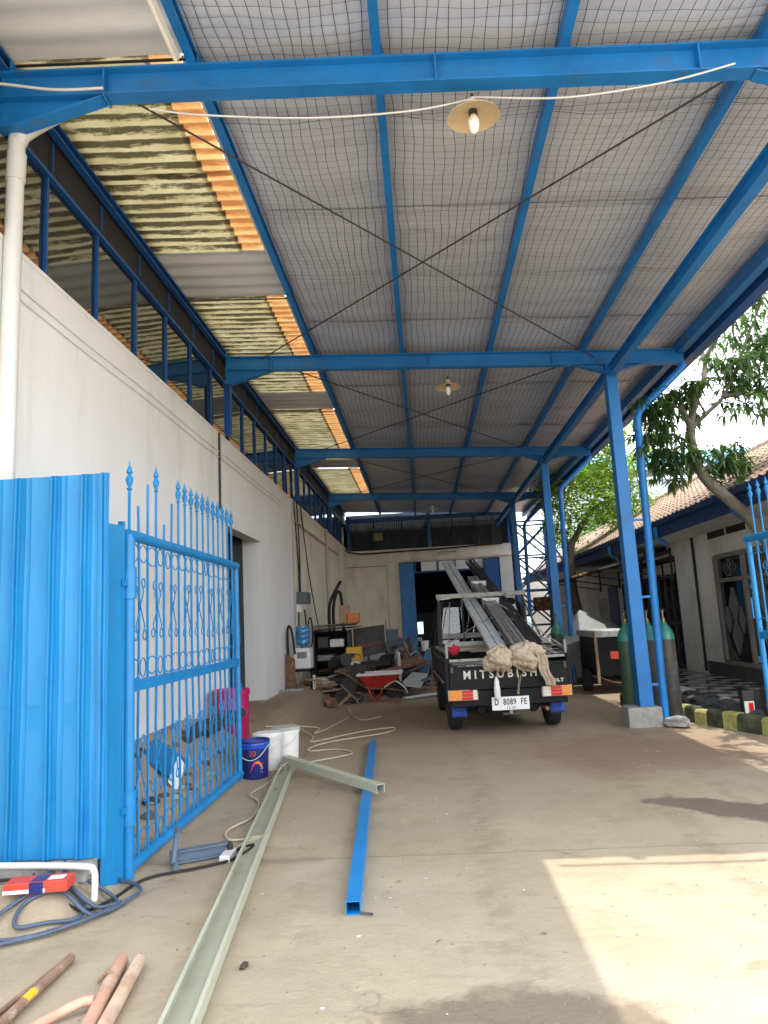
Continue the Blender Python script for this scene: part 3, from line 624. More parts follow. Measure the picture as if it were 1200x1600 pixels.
# ---------------------------------------------------------------- double gate (one leaf each side)
def make_gate(label, hx, hy, ex, ey, group):
    t = thing("gate_leaf", label, "gate", (0, 0, 0), group); L = math.hypot(ex-hx, ey-hy)
    # local: x along the leaf from the hinge, z up, y across
    MB().tube([(0,0,.02),(0,0,2.09)], .036, 14).build("hinge_stile", GATEB, t, smooth=True)
    MB().tube([(L,0,.02),(L,0,2.09)], .026, 12).build("lock_stile", GATEB, t, smooth=True)
    MB().tube([(-.02,0,2.09),(L+.03,0,2.09)], .036, 14).build("top_rail", GATEB, t, smooth=True)
    MB().tube([(0,0,.07),(L+.03,0,.07)], .036, 14).build("bottom_rail", GATEB, t, smooth=True)
    MB().box(.02,-.02,1.10,L-.02,.02,1.17).build("middle_rail", GATEB, t, bevel=.004)
    n = 17; d = L/n
    for i in range(1, n):
        x = i*d; top = 2.50
        if i in (1, 4): top = 2.12+.18*(i == 1)+.12*(i == 4)
        elif i == 2: top = 2.48
        elif i == 5: top = 2.42
        sp = i not in (1, 2, 4, 5)
        wx, wy = random.uniform(-.006,.006), random.uniform(-.009,.009); b = MB().tube(spline([(x,0,.07),(x+wx,wy,.6),(x,0,1.13),(x-wx,-wy*.6,1.6),(x,0,2.09),(x+(wx if not sp else 0),wy if not sp else 0,top)],2), .0095, 6).build("bar", GATEB, t)
        if sp:
            MB().lathe([(.009,0),(.016,.01),(.009,.022),(.019,.05),(.024,.075),(.014,.10),(.01,.108),(.02,.12),(.018,.135),(.006,.165),(.0,.20)], (x,0,2.45), 8).build("spear_tip", GATEB, b)
    MB().tube([(0,0,2.12),(0,0,2.42)], .011, 6).build("bar", GATEB, t)
    MB().lathe([(.009,0),(.02,.01),(.009,.022),(.021,.05),(.027,.075),(.014,.10),(.01,.108),(.022,.12),(.02,.135),(.006,.165),(.0,.21)], (0,0,2.38), 8).build("spear_tip", GATEB, t)
    # rings between the bars under the top rail, above the middle rail and above the bottom rail
    ring = MB().tube([(d*.44*math.cos(a), 0, .062*math.sin(a)) for a in [2*PI*k/18 for k in range(18)]], .0045, 5, loop=True).build("ring", GATEB, t, smooth='all')
    k = 0
    for z in (1.985, 1.24, .175):
        for i in range(n):
            if k == 0: ring.location = (d*(i+.5), 0, z)
            else: inst(ring, t, (d*(i+.5)+rnd(-.004,.004), 0, z+rnd(-.008,.008)), (0, rnd(-.12,.12), rnd(-.15,.15)), (rnd(.92,1.05), 1, rnd(.92,1.06)))
            k += 1
    # S scrolls crossing between pairs of bars
    sc_ = MB(); w = d*.95; hz = .20
    for s in (-1, 1):
        pts = []
        pts += [(s*(w*.42+.028*math.cos(a)), 0.004*s, hz-.03+.032*math.sin(a)) for a in [PI*1.15-.3-k*.52 for k in range(11)]][::-1]
        pts += [(s*.52*w*(1-2*q)*1.0, .004*s, (hz-.055)*(1-2*q)) for q in (.1, .3, .5, .7, .9)]
        pts += [(-s*(w*.42+.028*math.cos(a)), 0.004*s, -hz+.03-.032*math.sin(a)) for a in [PI*1.15-.3-k*.52 for k in range(11)]]
        sc_.tube(spline(pts, 2), .0045, 5)
    so_ = sc_.build("scroll", GATEB, t, smooth='all'); k = 0
    for z in (1.62, .62):
        for i in range(8):
            if k == 0: so_.location = (d*(2*i+1), -.012, z)
            else: inst(so_, t, (d*(2*i+1)+rnd(-.006,.006), -.012, z+rnd(-.012,.012)), (0, rnd(-.06,.06), rnd(-.08,.08)), (rnd(.9,1.06), 1, rnd(.94,1.05)))
            k += 1
    for z in (.42, 1.78):
        MB().tube([(0,0,z-.10),(0,0,z+.10)], .046, 14).build("hinge_sleeve", GATEB, t, smooth=True)
        MB().box(-.085,-.012,z-.02,-.03,.012,z+.02).build("hinge_bolt", GATEB, t)
    MB().box(L+.03,-.02,.86,L+.08,.02,.92).build("lock_lug", GATEB, t, bevel=.006)
    MB().tube([(L+.02,0,1.50),(L+.09,0,1.50),(L+.09,0,1.30),(L+.02,0,1.30)], .008, 6).build("pull_handle", GATEB, t)
    MB().tube(arc((L+.05,0,1.62), .022, 0, 2*PI, 12), .008, 6).build("latch_ring", GATEB, t)
    t.location = (hx, hy, 0); t.rotation_euler = (0, 0, math.atan2(ey-hy, ex-hx)); return t
gl = make_gate("open blue spear topped gate leaf standing along the left white wall", -1.86, 4.4, -1.87, 7.03, "blue entrance gate leaves")
dup(gl, (3.42, 4.62, 0), math.atan2(2.63, -.12), "open blue spear topped gate leaf cut off at the right edge by the kerb")

# ---------------------------------------------------------------- pickup truck
random.seed(31)
tk = thing("pickup_truck", "small black flatbed pickup truck carrying long steel in its load bed", "truck", (0, 0, 0))
# local: x right, y forward (rear face at 0), z up; half width .78
TB = MB()
bed = MB()
bed.box(-.72, .05, .60, .72, 2.25, .64)                       # floor
for s in (-1, 1):
    # side panel with a flared lip and a pressed step
    pr = [(s*.735,.50),(s*.735,.64),(s*.752,.68),(s*.752,.86),(s*.785,.90),(s*.785,.935),(s*.755,.945),(s*.72,.92),(s*.72,.64),(s*.70,.62),(s*.70,.50)]
    n = len(pr); bed.add([(x, .03, z) for x, z in pr]+[(x, 2.28, z) for x, z in pr], [(i,(i+1)%n,n+(i+1)%n,n+i) for i in range(n)]+[tuple(range(n)), tuple(range(2*n-1,n-1,-1))])
bo = bed.build("load_bed", BLACK, tk, fix=True, bevel=.006)
for s in (-1, 1):
    MB().box(s*.76-.03, -.005, .5, s*.76+.03, .06, .96).build("bed_corner_post", BLACK, tk, bevel=.012)
    MB().tube([(s*.80, .2, .66), (s*.80, 2.2, .66)], .012, 6).build("rope_rail", GREYS, tk)
MB().box(-.72, 2.22, .62, .72, 2.27, 1.0).build("bed_front_panel", BLACK, tk, bevel=.006)
tg = MB(); tg.box(-.735, -.02, .57, .735, .02, .87); tg.box(-.735, -.035, .83, .735, -.02, .868); tg.box(-.735, -.03, .57, .735, -.02, .60); tg.box(-.60, -.027, .635, .60, -.02, .655) if False else None
tgo = tg.build("tailgate", BLACK, tk, bevel=.006)
WORN = mat("worn_cream_lettering", (.62,.58,.50), .7, var=.15, vs=12, dirt=(.10,.09,.08), ds=16, dlo=.56, dhi=.70)
EDGEW = mat("scraped_tailgate_edge", (.5,.49,.47), .6, var=.2, vs=9, dirt=(.03,.03,.03), ds=11, dlo=.42, dhi=.56)
MB().box(-.62, -.037, .855, -.12, -.0355, .868).build("scraped_edge", EDGEW, tgo); 
R90 = Matrix.Rotation(PI/2, 4, 'X')
def tt(name, body, size, m, x, y, z, par, **k): return text_obj(name, body, size, m, Matrix.Translation((x, y, z)) @ R90, par, **k)
tt("lettering", "MITSUBISHI", .140, WORN, -.07, -.0215, .745, tgo, sx=.90, spacing=1.62, off=.004)
tt("lettering", "COLT", .055, WORN, .58, -.0215, .635, tgo, sx=1.25, spacing=1.1, off=.002)
for s in (-1, 1):
    MB().box(s*.70-.02, -.05, .78, s*.70+.02, -.022, .86).build("tailgate_latch", STEEL, tgo, bevel=.004)
    MB().box(s*.45-.05, -.034, .545, s*.45+.05, -.0205, .61).build("tailgate_hinge", BLACK, tgo, bevel=.004)
MB().box(-.62, -.0235, .60, .62, -.0202, .618).build("pressed_rib", BLACK, tgo); MB().box(-.62, -.0235, .655, -.35, -.0202, .668).build("pressed_rib", BLACK, tgo)
# bumper-less rear end: cross member, lamps, plate
MB().box(-.72, .03, .36, .72, .12, .56).build("rear_cross_member", BLACK, tk, bevel=.01)
for s in (-1, 1):
    x0 = s*.58
    hb = MB().box(x0-.185, -.03, .445, x0+.185, .03, .575).build("tail_lamp", mat("lamp_bezel_cream", (.55,.47,.36), .5, var=.2) if s < 0 else bpy.data.materials["lamp_bezel_cream"], tk, bevel=.008)
    seg = [(-.17,.0,LAMB if s < 0 else LWHT),(0,.095,LRED),(.095,.17,LRED if s < 0 else LAMB)]
    seg = [(-.172,-.02,LAMB,'amber'),(-.015,.12,LRED,'red'),(.125,.172,LWHT,'white')] if s < 0 else [(-.172,-.08,LWHT,'white'),(-.075,.06,LRED,'red'),(.065,.172,LAMB,'amber')]
    for a, b_, m_, nm_ in seg:
        for z0, z1 in ((.452,.488),(.492,.528),(.532,.568)):
            MB().box(x0+a, -.036, z0, x0+b_, -.03, z1).build(nm_+"_lens", m_, hb, bevel=.003)
PLATEW = mat("plate_white", (.78,.78,.76), .5, var=.05, dirt=(.45,.43,.4), ds=8, dlo=.6, dhi=.9)
pl = MB().box(-.235, -.045, .31, .225, -.038, .47).build("number_plate", PLATEW, tk, bevel=.008)
INK = mat("plate_black_ink", (.03,.03,.03), .6)
tt("lettering", "D  8089  FE", .105, INK, -.005, -.0462, .405, pl, sx=.70, spacing=1.12, off=.002)
tt("lettering", "12·28", .042, INK, -.005, -.0462, .335, pl, spacing=1.15)
MB().box(-.02, -.02, .26, .02, .03, .36).build("plate_bracket", GREYS, tk); MB().box(-.10, -.01, .25, .10, .02, .275).build("tow_hook", STEEL, tk)
# chassis, axle, springs
ch = MB()
for s in (-1, 1): ch.box(s*.36-.04, .05, .40, s*.36+.04, 3.4, .54)
ch.box(-.36, .3, .42, .36, .38, .5); ch.box(-.36, 1.6, .42, .36, 1.68, .5)
ch.build("chassis_rails", BLACK, tk)
MB().tube([(-.6,.72,.28),(.6,.72,.28)], .045, 10).build("rear_axle", STEEL, tk); MB().rock((0,.72,.28), .13, (1,1,1), 2).build("differential", STEEL, tk, smooth='all')
for s in (-1, 1):
    MB().bar((s*.42,.25,.36),(s*.42,1.2,.36), .06, .05).build("leaf_spring", STEEL, tk)
    MB().tube([(s*.30,.12,.52),(s*.36,.6,.26)], .025, 8).build("shock_absorber", GREYS, tk)
    MB().lathe([(.055,0),(.07,.03),(.05,.08)], (s*.33,.25,.30), 10, 'y').build("spring_hanger", BLACK, tk)
MB().tube([(.45,-.0,.30),(.45,.5,.30),(.3,1.4,.34)], .025, 8).build("exhaust_pipe", RUST, tk)
FLAPM = mat("blue_mud_flap", (.01,.055,.30), .6, var=.2)
for s in (-1, 1):
    MB().grid(lambda u, v, s=s: (s*.62-.09+.18*u, .30-.10*(1-v)+.02*math.sin(u*4), .22+.26*v), 4, 4).add([],[]).build("mud_flap", FLAPM, tk, smooth='all').modifiers.new('th','SOLIDIFY').thickness = .006
def wheel(x, y, s):
    w = MB().lathe([(.175,-.085),(.225,-.088),(.262,-.075),(.272,-.05),(.2705,-.03),(.266,-.028),(.266,-.02),(.2725,-.018),(.2725,.018),(.266,.02),(.266,.028),(.2705,.03),(.272,.05),(.262,.075),(.225,.088),(.175,.085)], (x, y, .272), 28, 'x').build("wheel", RUBBER, tk, smooth=True)
    MB().lathe([(.0,-.02),(.06,-.05),(.10,-.03),(.16,-.05),(.176,-.07),(.176,.07),(.16,.05),(.06,.03),(0,.02)], (x, y, .272), 20, 'x').build("rim", GREYS, w, smooth=True)
for s in (-1, 1): wheel(s*.645, .72, s); wheel(s*.645, 2.78, s)
# cab
cab = MB(); y0, y1 = 2.34, 3.75
def ring_(z, hw, a, b_): return [(-hw, a, z), (hw, a, z), (hw, b_, z), (-hw, b_, z)]
lo = ring_(.42, .74, y0, y1); mid = ring_(1.02, .755, y0, y1+.02)
cab.add(lo+mid, [(0,1,5,4),(1,2,6,5),(2,3,7,6),(3,0,4,7),(0,3,2,1),(4,5,6,7)])
cb = cab.build("cab_body", BLACK, tk, bevel=.03)
rf = MB(); r0 = ring_(1.66, .63, y0+.05, y1-.45); r1 = ring_(1.735, .56, y0+.14, y1-.55)
rf.add(r0+r1, [(0,1,5,4),(1,2,6,5),(2,3,7,6),(3,0,4,7),(0,3,2,1),(4,5,6,7)]); rf.build("cab_roof", BLACK, tk, bevel=.03)
pil = [((-.74,y0+.015,1.02),(-.615,y0+.07,1.67)),((.74,y0+.015,1.02),(.615,y0+.07,1.67)),((-.73,y1-.02,1.02),(-.60,y1-.48,1.67)),((.73,y1-.02,1.02),(.60,y1-.48,1.67)),((-.75,y0+.72,1.02),(-.615,y0+.66,1.67)),((.75,y0+.72,1.02),(.615,y0+.66,1.67))]
for a, b_ in pil: MB().bar(a, b_, .085, .06).build("cab_pillar", BLACK, tk, bevel=.012)
for x in (-.27, .27): pass
MB().add([(-.67,y0+.045,1.06),(.67,y0+.045,1.06),(.575,y0+.085,1.63),(-.575,y0+.085,1.63),(-.67,y0+.05,1.06),(.67,y0+.05,1.06),(.575,y0+.09,1.63),(-.575,y0+.09,1.63)],
         [(0,1,2,3),(7,6,5,4),(0,4,5,1),(1,5,6,2),(2,6,7,3),(3,7,4,0)]).build("rear_window", glassy("truck_window_glass", (.75,.82,.82), .02, 1.5, 1.0), tk)
MB().add([(-.70,y1-.0,1.05),(.70,y1-.0,1.05),(.57,y1-.46,1.65),(-.57,y1-.46,1.65)], [(3,2,1,0)]).build("windscreen", bpy.data.materials["truck_window_glass"], tk).modifiers.new('th','SOLIDIFY').thickness = .005
for x in (-.35, .35):
    MB().box(x-.24, y0+.16, .9, x+.24, y0+.28, 1.32).build("seat_back", DARKIN, tk, bevel=.04); MB().box(x-.13, y0+.15, 1.34, x+.13, y0+.23, 1.52).build("headrest", DARKIN, tk, bevel=.03)
MB().tube(arc((-.36, y1-.45, 1.12), .19, 0, 2*PI, 20, (1,0,0), (0,-.5,.86)), .014, 6).build("steering_wheel", BLACK, tk)
for s in (-1, 1):
    m_ = MB().box(s*.93-.06, y1-.46, 1.20, s*.93+.06, y1-.42, 1.44).build("side_mirror", BLACK, tk, bevel=.012)
    MB().box(s*.93-.045, y1-.465, 1.22, s*.93+.045, y1-.4605, 1.42).build("mirror_glass", MIRR, m_)
    MB().tube([(s*.75,y1-.38,1.1),(s*.93,y1-.42,1.18),(s*.93,y1-.42,1.24)], .012, 6).build("mirror_arm", BLACK, m_)
# rack behind the cab and side rails of welded pipe
RACKM = mat("scuffed_pipe_paint", (.33,.32,.29), .6, metal=.2, var=.3, vs=8, dirt=(.05,.045,.04), ds=8, dlo=.5, dhi=.7)
rk = MB()
for s in (-1, 1):
    rk.tube([(s*.70, 2.2, .9), (s*.66, 2.22, 1.78)], .022, 8); rk.tube([(s*.66, 2.22, 1.70), (s*.72, 1.2, 1.05), (s*.74,.2,1.0)], .016, 8)
    rk.tube([(s*.30, 2.2, 1.0), (s*.30, 2.22, 1.77)], .016, 8)
rk.build("headboard_frame", STEEL, tk)
MB().bar((-.70, 2.22, 1.80), (.70, 2.22, 1.80), .06, .07).build("headboard_bar", RACKM, tk, bevel=.006)
MB().bar((-.70, 2.22, 1.18), (.70, 2.22, 1.18), .05, .08).build("headboard_bar", RACKM, tk, bevel=.006)
for s in (-1, 1):
    MB().bar((s*.745, .05, 1.03), (s*.745, 2.2, 1.03), .035, .035).build("side_rail", RACKM, tk)
    MB().tube([(s*.745,.06,.95),(s*.745,.06,1.12)], .018, 8).build("rail_stub", RACKM, tk)
MB().bar((-.72, .03, .93), (.72, .03, .93), .03, .03).build("tail_rail", RACKM, tk); MB().bar((-.70, .9, 1.10), (.72, .9, 1.10), .06, .06).build("cross_bar", RACKM, tk)
TKL = (1.0, 9.02, 0); TKR = math.radians(2.5)
tk.location = TKL; tk.rotation_euler = (0, 0, TKR)
TM = Matrix.Translation(TKL) @ Matrix.Rotation(TKR, 4, 'Z')
# ---- the load, each bundle a thing of its own
def loaded(name, label, cat, group=None): return thing(name, label, cat, tuple(TM @ Vector((0, .3, 1.0))), group)
def Z(y): return 1.02+.268*y
def TMm(m): return m.move(TM)
cs = loaded("channel_steel", "pale galvanised channel sections slanting up over the truck cab", "steel channels")
for i, x in enumerate((-.20, -.095)):
    pr = chan(.10, .10, .004)
    pr = [(a, b_) for a, b_ in pr]
    xo = -.27 if i == 0 else -.155
    TMm(MB().prof([(-.05,0),(.05,0),(.05,.05),(.044,.05),(.044,.006),(-.044,.006),(-.044,.05),(-.05,.05)][::-1], (xo+.115, -.06, Z(-.06)+.05), (xo+.02, 5.85, Z(5.85)+.05), up=(0,0,-1))).build("channel", GALV, cs, fix=True)
hx = loaded("tube_bundle", "banded bundle of thin grey square tubes beside the pale channels", "tube bundle")
HM = mat("dull_grey_tube", (.25,.25,.25), .5, metal=.4, var=.2, vs=10)
for i in range(6):
    for j in range(3):
        TMm(MB().bar((.07+.034*i+.02*(j%2), -.02+.05*((i*j) % 3), Z(0)+.035+.036*j), (.02+.03*i+.02*(j%2), 3.95+.12*((i+j*2) % 4)/3, Z(3.95)+.035+.036*j), .032, .032)).build("square_tube", HM, hx)
for y in (2.15, 3.4): TMm(MB().bar((.045-.011*y, y, Z(y)+.072), (.29-.009*y, y, Z(y)+.072), .05, .145, up=(0,-.25,1))).build("band", WHITE, hx)
dk_ = loaded("rod_bundle", "dark bundle of thin ribbed rods reaching beyond the cab roof", "rod bundle")
DKM = mat("dark_rod_steel", (.045,.045,.05), .55, metal=.3, var=.3, vs=12)
for i in range(7):
    for j in range(4):
        TMm(MB().tube([(.285+.026*i+.013*(j%2), .05*((i*3+j) % 4)-.02, Z(0)+.02+.024*j), (.19+.026*i+.013*(j%2), 5.7+.06*((i+j) % 4), Z(5.7)+.02+.024*j)], .0125, 6)).build("rod", DKM, dk_)
# ropes over the load
for i, (a, b_, c_) in enumerate((((-.7,1.2,1.05),(.1,1.1,1.45),(.72,1.0,1.04)), ((-.68,2.15,1.75),(.1,2.1,1.72),(.75,.3,1.05)), ((-.5,2.1,1.7),(-.62,1.2,1.1),(-.70,.3,1.05)), ((.05,1.9,1.66),(.45,1.2,1.32),(.70,.5,1.05)))):
    tag(TMm(MB().tube(spline([a, b_, c_], 8), .007, 5)).build("rope", WORN if i % 2 else GREYS), "thin pale rope lashed across the steel load of the black pickup", "rope", "lashing ropes on the truck load")
# pink red bundle, white boards, wire mesh and tube frames lying in the bed
tag(TMm(MB().tube([(-.60,1.0,1.03),(-.1,1.05,1.06)], .05, 10)).build("tarp_roll", mat("cream_roll", (.5,.45,.36), .8, var=.2), smooth=True), "cream roll lying across the bed behind the pickup cab", "roll")
tag(TMm(MB().box(-.62,.2,.78,-.02,1.6,.82)).build("white_board", mat("white_board_paint", (.6,.62,.56), .5, var=.08)), "flat white board lying low in the bed on the truck's left", "board")
tag(TMm(MB().rock((-.58,.9,1.02), .085, (.8,1,1.2), 2)).build("red_cloth", mat("crimson_cloth", (.45,.02,.04), .9, var=.3), smooth='all'), "crumpled crimson cloth tied at the left rail of the truck bed", "cloth")
tag(TMm(MB().box(-.30,1.5,.95,.02,1.9,1.10)).build("foam_block", mat("cream_foam", (.6,.55,.45), .9, var=.1), bevel=.03), "cream foam block behind the left seat in the truck bed", "block")
wm = MB()
random.seed(9)
for k in range(26):
    x = rnd(.30, .72); y = rnd(.05, .9); wm.tube([(x, y, rnd(.86, 1.0)), (x+rnd(-.35,.0), y+rnd(.0,.7), rnd(.95, 1.16))], .006, 5)
for k in range(5): wm.tube([(.25,.1+.12*k,.90+.04*k),(.74,.1+.12*k,.92+.04*k)], .007, 5)
tag(TMm(wm).build("wire_tangle", RACKM), "tangle of thin grey rods heaped in right half of truck bed", "scrap rods")
# sacks tied over the tail of the steel
def sack(name, label, c, r, q, seed):
    random.seed(seed); ph = [rnd(0, 6) for _ in range(8)]
    def fn(u, v):
        a = 2*PI*u; b_ = PI*v; x, y, z = math.sin(b_)*math.cos(a), math.sin(b_)*math.sin(a), math.cos(b_)
        k = 1+.07*math.sin(3*a+ph[0]+4*z)+.05*math.sin(7*a+ph[1]-5*z)+.05*math.sin(11*z+2*a+ph[2])+.035*math.sin(15*a+ph[3]+6*math.sin(3*z))+.02*math.sin(23*a+9*z+ph[4])
        return (c[0]+x*r*q[0]*k, c[1]+y*r*q[1]*k, c[2]+z*r*q[2]*k*(1.15 if z < 0 else .95))
    m = MB().grid(fn, 56, 36); return tag(TMm(m).build(name, CLOTH, smooth='all'), label, "sack")
s1 = sack("cloth_sack", "left tan cloth sack tied over the steel ends on the tailgate", (-.10,-.12,.95), .185, (.95,.78,.74), 4)
s2 = sack("cloth_sack", "wider tan cloth sack with hanging flap on the right of tailgate", (.22,-.13,.97), .22, (1.0,.72,.70), 8)
s3 = sack("cloth_sack", "small knotted end of tan cloth at the left of the sacks", (-.25,-.09,.89), .085, (.85,.7,1.0), 3)
fl = MB().grid(lambda u, v: (.29+.12*u+.12*v+.015*math.sin(v*9), -.27+.20*v*0-.015*math.sin(u*14+v*3)+.13*(v > .0)*v*.7, 1.0-.42*v+.04*math.sin(u*6)*(1-v)), 8, 12)
tag(TMm(fl).build("cloth_flap", CLOTH, smooth='all'), "loose tan cloth tail hanging down the right of the tailgate", "cloth").modifiers.new('th','SOLIDIFY').thickness = .01
tag(TMm(MB().tube(spline([(.06,-.30,.80),(.07,-.33,.70),(.09,-.05,.52),(.10,-.05,.50),(.11,-.05,.56),(.10,-.32,.74)],4), .006, 5)).build("tie_cord", CLOTH), "thin tan cord tying the sacks and hanging over the tailgate", "cord")
bt = MB().lathe([(.0,0),(.036,0),(.04,.02),(.04,.13),(.032,.17),(.034,.2),(.015,.245),(.015,.26)], (-.165,-.085,.46), 14)
tag(TMm(bt).build("water_bottle", mat("milky_bottle_plastic", (.72,.74,.73), .25, var=.05), smooth=True), "milky plastic bottle hanging by a string in front of the tailgate", "bottle")
tag(TMm(MB().tube([(-.165,-.085,.72),(-.16,-.17,.80),(-.15,-.2,.9)], .003, 4)).build("string", CLOTH), "thin string holding the bottle at the tailgate", "string")
# ---------------------------------------------------------------- house on the right
random.seed(41)
HW = mat("house_white_wall", (.80,.78,.73), .88, var=.08, vs=1.4, bump=.15, bs=30, dirt=(.40,.37,.27), ds=1.3, dlo=.54, dhi=.85, coords='World')
HD = mat("house_dark_base_paint", (.085,.075,.07), .8, var=.3, vs=4, bump=.2, bs=30, dirt=(.45,.43,.40), ds=2.3, dlo=.64, dhi=.68, coords='World')
TILE = mat("clay_roof_tile", (.30,.205,.145), .85, var=.45, vs=7, bump=.2, bs=30, dirt=(.18,.12,.08), ds=3, dlo=.5, dhi=.8)
FASC = mat("navy_fascia_paint", (.012,.05,.16), .55, var=.2, vs=4)
SOFF = mat("white_soffit", (.62,.61,.58), .8, var=.08, vs=3, dirt=(.35,.33,.3), ds=2, dlo=.55, dhi=.85)
ho = thing("house", "low white house with clay tiled roof and dark lattice doors behind the kerb", "house", (5.2, 14, .2))
X0 = 5.2
def hw(a, b_, z0, z1, m=HW, n="wall"): return MB().box(X0, a, z0, X0+.2, b_, z1).build(n, m, ho)
hw(7, 9.4, .44, 3.0); hw(7, 13.66, .2, .44, HD, "base_band"); hw(9.4, 12.8, 2.32, 3.0); hw(12.8, 14.75, .44, 3.0); hw(13.66, 14.75, .2, .44)
hw(14.75, 18.9, 2.5, 3.0); hw(18.9, 29.5, .2, 3.0)
MB().box(5.4, 29.3, .2, 9.5, 29.5, 3.0).build("end_wall", HW, ho); MB().box(5.4, 7, .2, 9.5, 7.2, 3.0).build("end_wall", HW, ho)
MB().box(9.4, 7.2, .2, 9.6, 29.3, 3.0).build("back_wall", HW, ho); MB().box(5.41, 7.21, 2.9, 9.39, 29.29, 2.98).build("ceiling", SOFF, ho)
MB().box(7, 7.2, .2, 7.1, 29.3, 2.9).build("inner_wall", DARKIN, ho)
# conduit at the corner and vents
MB().tube([(5.17,13.66,2.95),(5.17,13.68,.25)], .025, 8).build("conduit", RUBBER, ho)
for a, b_ in ((11.45,12.15),(12.25,12.95),(15.2,15.9),(16.0,16.7)):
    MB().box(5.185, a, 2.62, 5.199, b_, 2.78).build("vent", mat("vent_black_%d" % int(a*100), (.03,.025,.025), .9), ho)
# lattice window: frame, two tall leaves with diamond steel lattice, lights above
FRM = mat("grey_brown_frame", (.23,.21,.18), .7, var=.2, vs=6)
wf = MB()
for a in (9.42, 10.55, 11.68, 12.76): wf.box(5.16, a-.04, .46, 5.24, a+.04, 2.30)
for z in (.46, 1.86, 2.27): wf.box(5.165, 9.40, z-.03, 5.235, 12.79, z+.035)
wfo = wf.build("window_frame", FRM, ho)
LATT = mat("pale_grey_lattice", (.16,.17,.18), .6, var=.15)
for k in range(3):
    a = 9.46+1.13*k; m = a+.525
    MB().box(5.215, a, .49, 5.222, a+1.05, 1.83).build("pane", GLASSD, wfo); MB().box(5.215, a, 1.89, 5.222, a+1.05, 2.24).build("pane", GLASSD, wfo)
    for w_, z0, z1 in ((.16,1.15,1.72),(.16,.62,1.2),(.09,.98,1.40)):
        for dy in ((-.26,.26) if w_ < .1 else (-.0,)):
            c = m+dy; q = [(c, z1), (c+w_, (z0+z1)/2), (c, z0), (c-w_, (z0+z1)/2)]
            dm = MB()
            for i in range(4):
                p0, p1 = q[i], q[(i+1) % 4]; dm.bar((5.20, p0[0], p0[1]), (5.20, p1[0], p1[1]), .03, .02, up=(1,0,0))
            dm.slab([(5.208, y_, z_) for y_, z_ in q], (.004,0,0)); dm.build("diamond", LATT, wfo)
    dm = MB()
    for j in range(4): dm.tube(arc((5.20, m+.09*math.cos(j*PI/2), 2.065+.07*math.sin(j*PI/2)), .055, 0, 2*PI, 12, (0,1,0)), .008, 5)
    dm.tube([(5.20,m-.26,2.065),(5.20,m-.12,2.2),(5.20,m+.12,2.2),(5.20,m+.26,2.065),(5.20,m+.12,1.93),(5.20,m-.12,1.93)], .007, 5, loop=True); dm.build("rosette", LATT, wfo)
# doorway with folding steel lattice
db = MB()
for a in [14.8+.41*k for k in range(11)]: db.box(5.22, a-.025, .2, 5.27, a+.025, 2.1)
for z in (.25, 1.1, 2.08): db.box(5.225, 14.76, z-.03, 5.265, 18.88, z+.03)
db.box(5.2, 14.76, 2.42, 5.3, 18.88, 2.5); dbo = db.build("folding_door", mat("dark_door_frame", (.04,.035,.035), .6, var=.3), ho)
for k in range(10):
    a = 14.83+.41*k
    o = MB(); 
    for z in (.45, .85, 1.3, 1.7): o.tube([(5.24, a+.18+.13*math.cos(t)*(1), z+.18*math.sin(t)) for t in [2*PI*i/10 for i in range(10)]], .012, 5, loop=True)
    o.build("door_lattice", bpy.data.materials["dark_door_frame"], dbo)
for k in range(5): MB().box(5.235, 14.95+.8*k, 2.14, 5.245, 15.6+.8*k, 2.38).build("fanlight", LWHT, dbo)
MB().box(5.30, 14.7, .2, 5.32, 16.9, 1.9).build("inner_curtain", DARKIN, ho)
MB().box(5.15, 19.2, .25, 5.2, 20.1, 2.1).build("navy_door", FASC, ho); MB().box(5.14, 20.4, .9, 5.19, 21.2, 1.8).build("meter_board", mat("scuffed_panel", (.45,.43,.38), .7, var=.4, vs=5), ho)
# eaves: fascia, gutter brackets, soffit boards, then the tiled slope
EX, EZ, RX, RZ = 4.3, 2.98, 6.8, 4.42
MB().box(EX-.02, 6.5, EZ-.29, EX, 30, EZ-.02).build("fascia_board", FASC, ho)
for k in range(12): MB().box(EX+.01+.0, 6.5+1.84*k, EZ-.245, X0-.002, 6.5+1.84*(k+1)-.012, EZ-.23).build("soffit_board", SOFF, ho)
for q in (9.6, 12.8, 16.0): MB().tube([(EX-.06,q,EZ-.02),(EX-.06,q,EZ-.30),(EX+.1,q,EZ-.42)], .05, 10).build("rainwater_spout", BLUE, ho)
MB().prof([(-.06,0),(-.05,-.08),(.05,-.08),(.06,0),(.05,0),(.04,-.07),(-.04,-.07),(-.05,0)], (EX-.085,6.5,EZ-.02), (EX-.085,30,EZ-.02)).build("gutter", FASC, ho)
